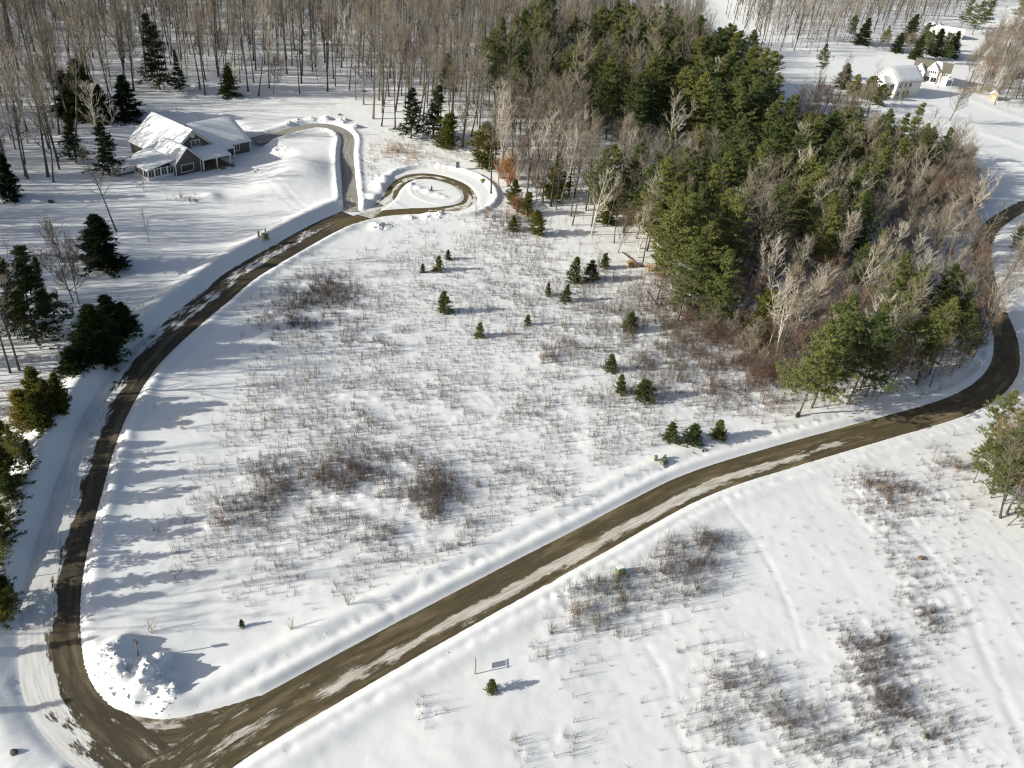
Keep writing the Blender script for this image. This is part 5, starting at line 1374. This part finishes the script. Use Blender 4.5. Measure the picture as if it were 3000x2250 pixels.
# ------------------------------------------------------------------ shrubs and saplings
def place_shrub(kind, px, py, sc, label, group=None, i=0):
    q = at_px(px, py)
    ms = SHRUB[kind]
    o = obj('bare_shrub', ms[i % len(ms)]); o.location = (q[0], q[1], q[2]); o.scale = (sc,) * 3; o.rotation_euler = (0, 0, i * 1.9)
    return tag(o, label, 'shrub', group)
SH = [('grey', 669, 815, 1.0, 'grey twiggy shrub alone in the left of the field'), ('grey', 394, 925, 1.3, 'fan shaped bare shrub beside the lane bank'), ('grey', 325, 1366, 1.2, 'spreading bare shrub behind the corner snow heap'), ('grey', 752, 1309, 1.3, 'bare shrub on the snow above the road'), ('grey', 630, 1358, 1.0, 'thin bare shrub near the tiny spruce above the road'),
      ('straw', 1373, 1236, 1.0, 'straw coloured shrub right of the utility box below the road'), ('brown', 1429, 1238, 1.4, 'brown shrub farther right of the utility box below the road'), ('straw', 1245, 1326, 1.5, 'orange brown shrub at the left end of the lower brush patch'), ('brown', 1190, 1370, 1.2, 'brown shrub left below the orange brown one'), ('brown', 1505, 1275, 1.5, 'dark shrub at the right end of the lower brush patch'), ('grey', 1478, 1184, 1.2, 'grey shrub on the snow right of the lower brush patch'), ('brown', 1345, 1300, 1.2, 'brown shrub in the middle of the lower brush patch'),
      ('red', 478, 1128, 1.3, 'reddish shrub at the left end of the dark brush'), ('red', 1180, 772, 1.2, 'reddish shrub right of the field centre'), ('red', 1243, 752, 1.2, 'reddish shrub near the field saplings'), ('grey', 1174, 785, 1.2, 'upright bare shrub at the field right centre'),
      ('rust', 1094, 372, 2.3, 'rust orange shrub at the top end of the rusty row'), ('rust', 1105, 388, 2.2, 'rust orange shrub, right of the one nearest the circle'), ('rust', 1118, 455, 1.7, 'rust orange shrub right of the cedar pair'), ('straw', 1105, 480, 2.0, 'tall straw shrub left of the dark cedar'), ('red', 1120, 478, 2.0, 'tall reddish shrub beside the straw one'), ('straw', 1138, 478, 2.2, 'tallest straw shrub of the brown clump'), ('red', 1052, 470, 1.8, 'reddish shrub at the left of the brown clump'), ('red', 1095, 470, 2.0, 'reddish shrub between rusty shrubs and brown clump'), ('rust', 1084, 385, 2.2, 'rust orange shrub nearest the turning circle'), ('rust', 1098, 402, 2.1, 'rust orange shrub below the topmost rusty one'), ('rust', 1110, 450, 1.3, 'rust orange shrub between the two cedars'), ('straw', 1145, 495, 1.6, 'straw brown shrub before the dark cedar'), ('red', 1068, 478, 1.4, 'reddish brown shrub below the turning circle'), ('straw', 1125, 500, 1.6, 'straw shrub in the brown clump below the turning circle'), ('red', 1085, 490, 1.4, 'low reddish shrub in the brown clump below the turning circle'),
      ('red', 1625, 810, 1.9, 'deep red brown shrub under the pale leaning trees'), ('red', 1648, 830, 1.8, 'red brown shrub lower of the pair under the pale trees'), ('red', 1600, 780, 1.6, 'red brown shrub upper left of the pair under the pale trees'), ('rust', 784, 416, .35, 'little rust brown tuft beside the driveway end'),
      ('brown', 698, 685, 1.0, 'round dark shrub at the upper left of the field'), ('brown', 588, 735, 1.0, 'dark shrub near the lane at the upper left of the field'), ('brown', 600, 712, .9, 'second dark shrub near the lane'), ('straw', 790, 540, .9, 'small tawny shrub near the top of the field'), ('brown', 410, 435, .9, 'small bare shrub on the lawn before the house'), ('brown', 425, 437, .9, 'small bare shrub right of another on the lawn'), ('brown', 391, 428, .9, 'small bare shrub left of two others on the lawn'),
      ('rust', 860, 332, .5, 'rusty brush tuft above the turning circle'), ('straw', 1900, 1060, 1.2, 'tawny shrub at the top of the right brush patch'), ('red', 1915, 1085, 1.2, 'reddish shrub in the right brush patch'), ('red', 2062, 1010, 1.2, 'reddish shrub near the road at the right'), ('straw', 1960, 1090, 1.1, 'orange tinted shrub in the right brush patch'), ('brown', 2010, 1325, 1.2, 'brown shrub beside the hollow stump')]
for i, s_ in enumerate(SH):
    place_shrub(*s_, i=i)
# saplings
SAPM = []
for i in range(4):
    mt, mc = KIND['sapling'][i]
    vt = np.empty(len(mt.vertices) * 3, np.float32); mt.vertices.foreach_get('co', vt)
    vc = np.empty(len(mc.vertices) * 3, np.float32); mc.vertices.foreach_get('co', vc)
    ft = faces_of(mt, 0); fc = faces_of(mc, len(vt) // 3)
    SAPM.append(mk('sapling', np.concatenate([vt, vc]).reshape(-1, 3), list(ft.values()) + list(fc.values()), mats=[BARK, TWIG], mi=np.concatenate([np.zeros(sum(len(f) for f in ft.values())), np.ones(sum(len(f) for f in fc.values()))])))
sapz = [([(1150, 600), (1330, 600), (1420, 680), (1560, 720), (1660, 860), (1500, 900), (1330, 860), (1150, 800), (1080, 700)], 2.3, 120, 'thin sapling in the right field thicket', .8),
        ([(880, 560), (1150, 560), (1150, 760), (950, 740)], 5.0, 25, 'thin sapling in the upper middle field', .7),
        ([(350, 1100), (560, 1160), (900, 1080), (1000, 1120), (900, 1200), (420, 1260), (340, 1200)], 3.0, 50, 'low sapling in the lower left field brush', .5),
        ([(1430, 600), (1560, 640), (1640, 740), (1500, 720), (1400, 650)], 2.2, 40, 'sapling in the brown wood edge thicket', .95),
        ([(1080, 330), (1200, 420), (1330, 540), (1250, 560), (1160, 460), (1080, 380)], 4.0, 30, 'thin sapling under the open wood', 1.0)]
for k, (pl, dm, lim, lb, sc) in enumerate(sapz):
    sq = off_road(fill(wpoly(pl), dm, 90 + k), 6)[:lim]
    for i, (q, ww) in enumerate(zip(sq, where([tuple(v) for v in sq]))):
        o = obj('sapling', SAPM[i % 4]); s_ = sc * rng.uniform(.6, 1.3)
        o.location = (q[0], q[1], gzs(q[0], q[1])); o.scale = (s_ * .9, s_ * .9, s_); o.rotation_euler = (rng.normal(0, .06), rng.normal(0, .06) + .05, rng.uniform(0, 6.28))
        tag(o, lb + ', ' + ww, 'sapling', 'saplings: ' + lb + ', ' + ww)

# dry weeds and brush stems: nobody could count them
def weeds(name, cls, mat, label, seed):
    r = np.random.default_rng(seed)
    P, Hh = [], []
    for cx, cy, rx, ry, u, dn, hh, cc in BW:
        if cc not in cls: continue
        n = int(dn * math.pi * rx * ry * (1.4 if cc == 0 else (1.7 if cc == 2 else 2.7)))
        if n == 0: continue
        ab = r.normal(0, .6, (n, 2))
        pxy = np.array([cx, cy]) + ab[:, :1] * rx * u[None, :] + ab[:, 1:] * ry * np.array([[-u[1], u[0]]])
        P.append(pxy); Hh.append(np.full(n, hh))
    if 0 in cls:
        fp = wpoly([(360, 1250), (420, 1000), (560, 740), (760, 560), (900, 500), (1080, 490), (1250, 560), (1550, 700), (1680, 870), (1450, 960), (1150, 1110), (900, 1250), (600, 1330)])
        pt = fill(fp, .75, 5, 9000); P.append(pt + r.normal(0, .3, pt.shape)); Hh.append(np.full(len(pt), .55))
        fp = wpoly([(1200, 1450), (1500, 1200), (1900, 1030), (2130, 930), (2212, 1200), (2240, 1700), (1150, 1700)])
        pt = fill(fp, 2.2, 6, 1500); P.append(pt); Hh.append(np.full(len(pt), .28))
    P = np.vstack(P); Hh = np.concatenate(Hh)
    cl = vnoise(P[:, 0] / 3.1 + 5, P[:, 1] / 3.1) + .6 * vnoise(P[:, 0] / .9, P[:, 1] / .9 + 9)
    k = cl > .62 + r.normal(0, .12, len(P)); P = P[k]; Hh = Hh[k] * (.6 + .6 * cl[k])
    d = np.min(np.hypot(P[:, None, 0] - ALLROADS[None, ::2, 0], P[:, None, 1] - ALLROADS[None, ::2, 1]), 1)
    k = d > 5.0; P = P[k]; Hh = Hh[k]
    ns = 6
    B = np.repeat(P, ns, 0) + r.normal(0, .13, (len(P) * ns, 2)); hh = np.repeat(Hh, ns) * r.uniform(.45, 1.25, len(P) * ns)
    z0 = gz(B[:, 0], B[:, 1])
    b0 = np.stack([B[:, 0], B[:, 1], z0 - .08], 1)
    tip = b0 + np.stack([r.normal(0, .22, len(B)) * hh, r.normal(0, .22, len(B)) * hh, hh * r.uniform(.7, 1.6, len(B)) + .08], 1)
    parts = [spikes(b0, tip, r.uniform(.012, .022, len(B)))]
    for q in range(2):
        f = r.uniform(.4, .85, len(B))[:, None]
        m = b0 + (tip - b0) * f
        parts.append(spikes(m, m + np.stack([r.normal(0, .25, len(B)) * hh, r.normal(0, .25, len(B)) * hh, .28 * hh], 1), np.full(len(B), .009)))
    V, F = merge(parts)
    o = obj(name, mk(name, V, F, mat))
    return tag(o, label, 'brush', None, 'stuff')
weeds('dry_weeds', (0,), WEED, 'thin dry weed stems standing through the snow of the fields', 1)
weeds('dark_brush', (1,), WEEDD, 'dark low brush tangles in patches across the snowy fields', 2)
weeds('reddish_brush', (2,), TWIGRED, 'reddish brown brush stems along the wood edge and right field', 3)
weeds('straw_grass', (3,), STRAW, 'straw coloured dry grass tufts at the wood edges', 4)

# snow clods thrown up by the plough
def clods(seed):
    r = np.random.default_rng(seed)
    P, R = [], []
    for (hx, hy), rr, hh, q in HEAPW:
        if q < .6: continue
        n = int(14 * rr)
        a = r.normal(0, .5, (n, 2)) * rr
        P.append(np.array([hx, hy]) + a); R.append(r.uniform(.04, 1, n) ** 2.2 * .42 + .05)
    for Pl, hw, off, dn, rs in ((MAIN, 2.7, 2.7, 1.6, .05), (MAIN, 2.7, -2.3, .6, .05), (DRIVE, 1.75, 1.2, 1.4, .12), (DRIVE, 1.75, -1.2, 1.4, .12), (LANE, 3.1, -1.0, .5, .07), (LANE, 3.1, 2.6, .4, .08)):
        T = np.gradient(Pl, axis=0); T /= np.linalg.norm(T, axis=1)[:, None]
        N = np.stack([-T[:, 1], T[:, 0]], 1)
        n = int(len(Pl) * dn); k = r.integers(0, len(Pl), n)
        P.append(Pl[k] + N[k] * (np.sign(off) * (hw + abs(off)) + r.normal(0, .45, n))[:, None]); R.append(r.uniform(.5, 1.8, n) * rs)
    P = np.vstack(P); R = np.concatenate(R)
    d = np.min(np.stack([np.min(np.hypot(P[:, None, 0] - Q[None, :, 0], P[:, None, 1] - Q[None, :, 1]), 1) - hw for _, Q, hw in ROADS]), 0)
    P = P[d > .25]; R = R[d > .25]
    t = (1 + 5 ** .5) / 2
    ico = unit(np.array([(-1, t, 0), (1, t, 0), (-1, -t, 0), (1, -t, 0), (0, -1, t), (0, 1, t), (0, -1, -t), (0, 1, -t), (t, 0, -1), (t, 0, 1), (-t, 0, -1), (-t, 0, 1)], float))
    fc = np.array([(0, 11, 5), (0, 5, 1), (0, 1, 7), (0, 7, 10), (0, 10, 11), (1, 5, 9), (5, 11, 4), (11, 10, 2), (10, 7, 6), (7, 1, 8), (3, 9, 4), (3, 4, 2), (3, 2, 6), (3, 6, 8), (3, 8, 9), (4, 9, 5), (2, 4, 11), (6, 2, 10), (8, 6, 7), (9, 8, 1)])
    V = ico[None] * R[:, None, None] * r.uniform(.45, 1.45, (len(P), 12, 1)) * np.array([1.15, 1.0, .8])
    V = V + np.concatenate([P, (gz(P[:, 0], P[:, 1]) - R * .25)[:, None]], 1)[:, None, :]
    F = (fc[None] + 12 * np.arange(len(P))[:, None, None]).reshape(-1, 3)
    o = obj('snow_clods', mk('snow_clods', V.reshape(-1, 3), [F], SNOW))
    tag(o, 'broken snow clods thrown up by ploughing along banks and heaps', 'snow', None, 'stuff')
clods(11)
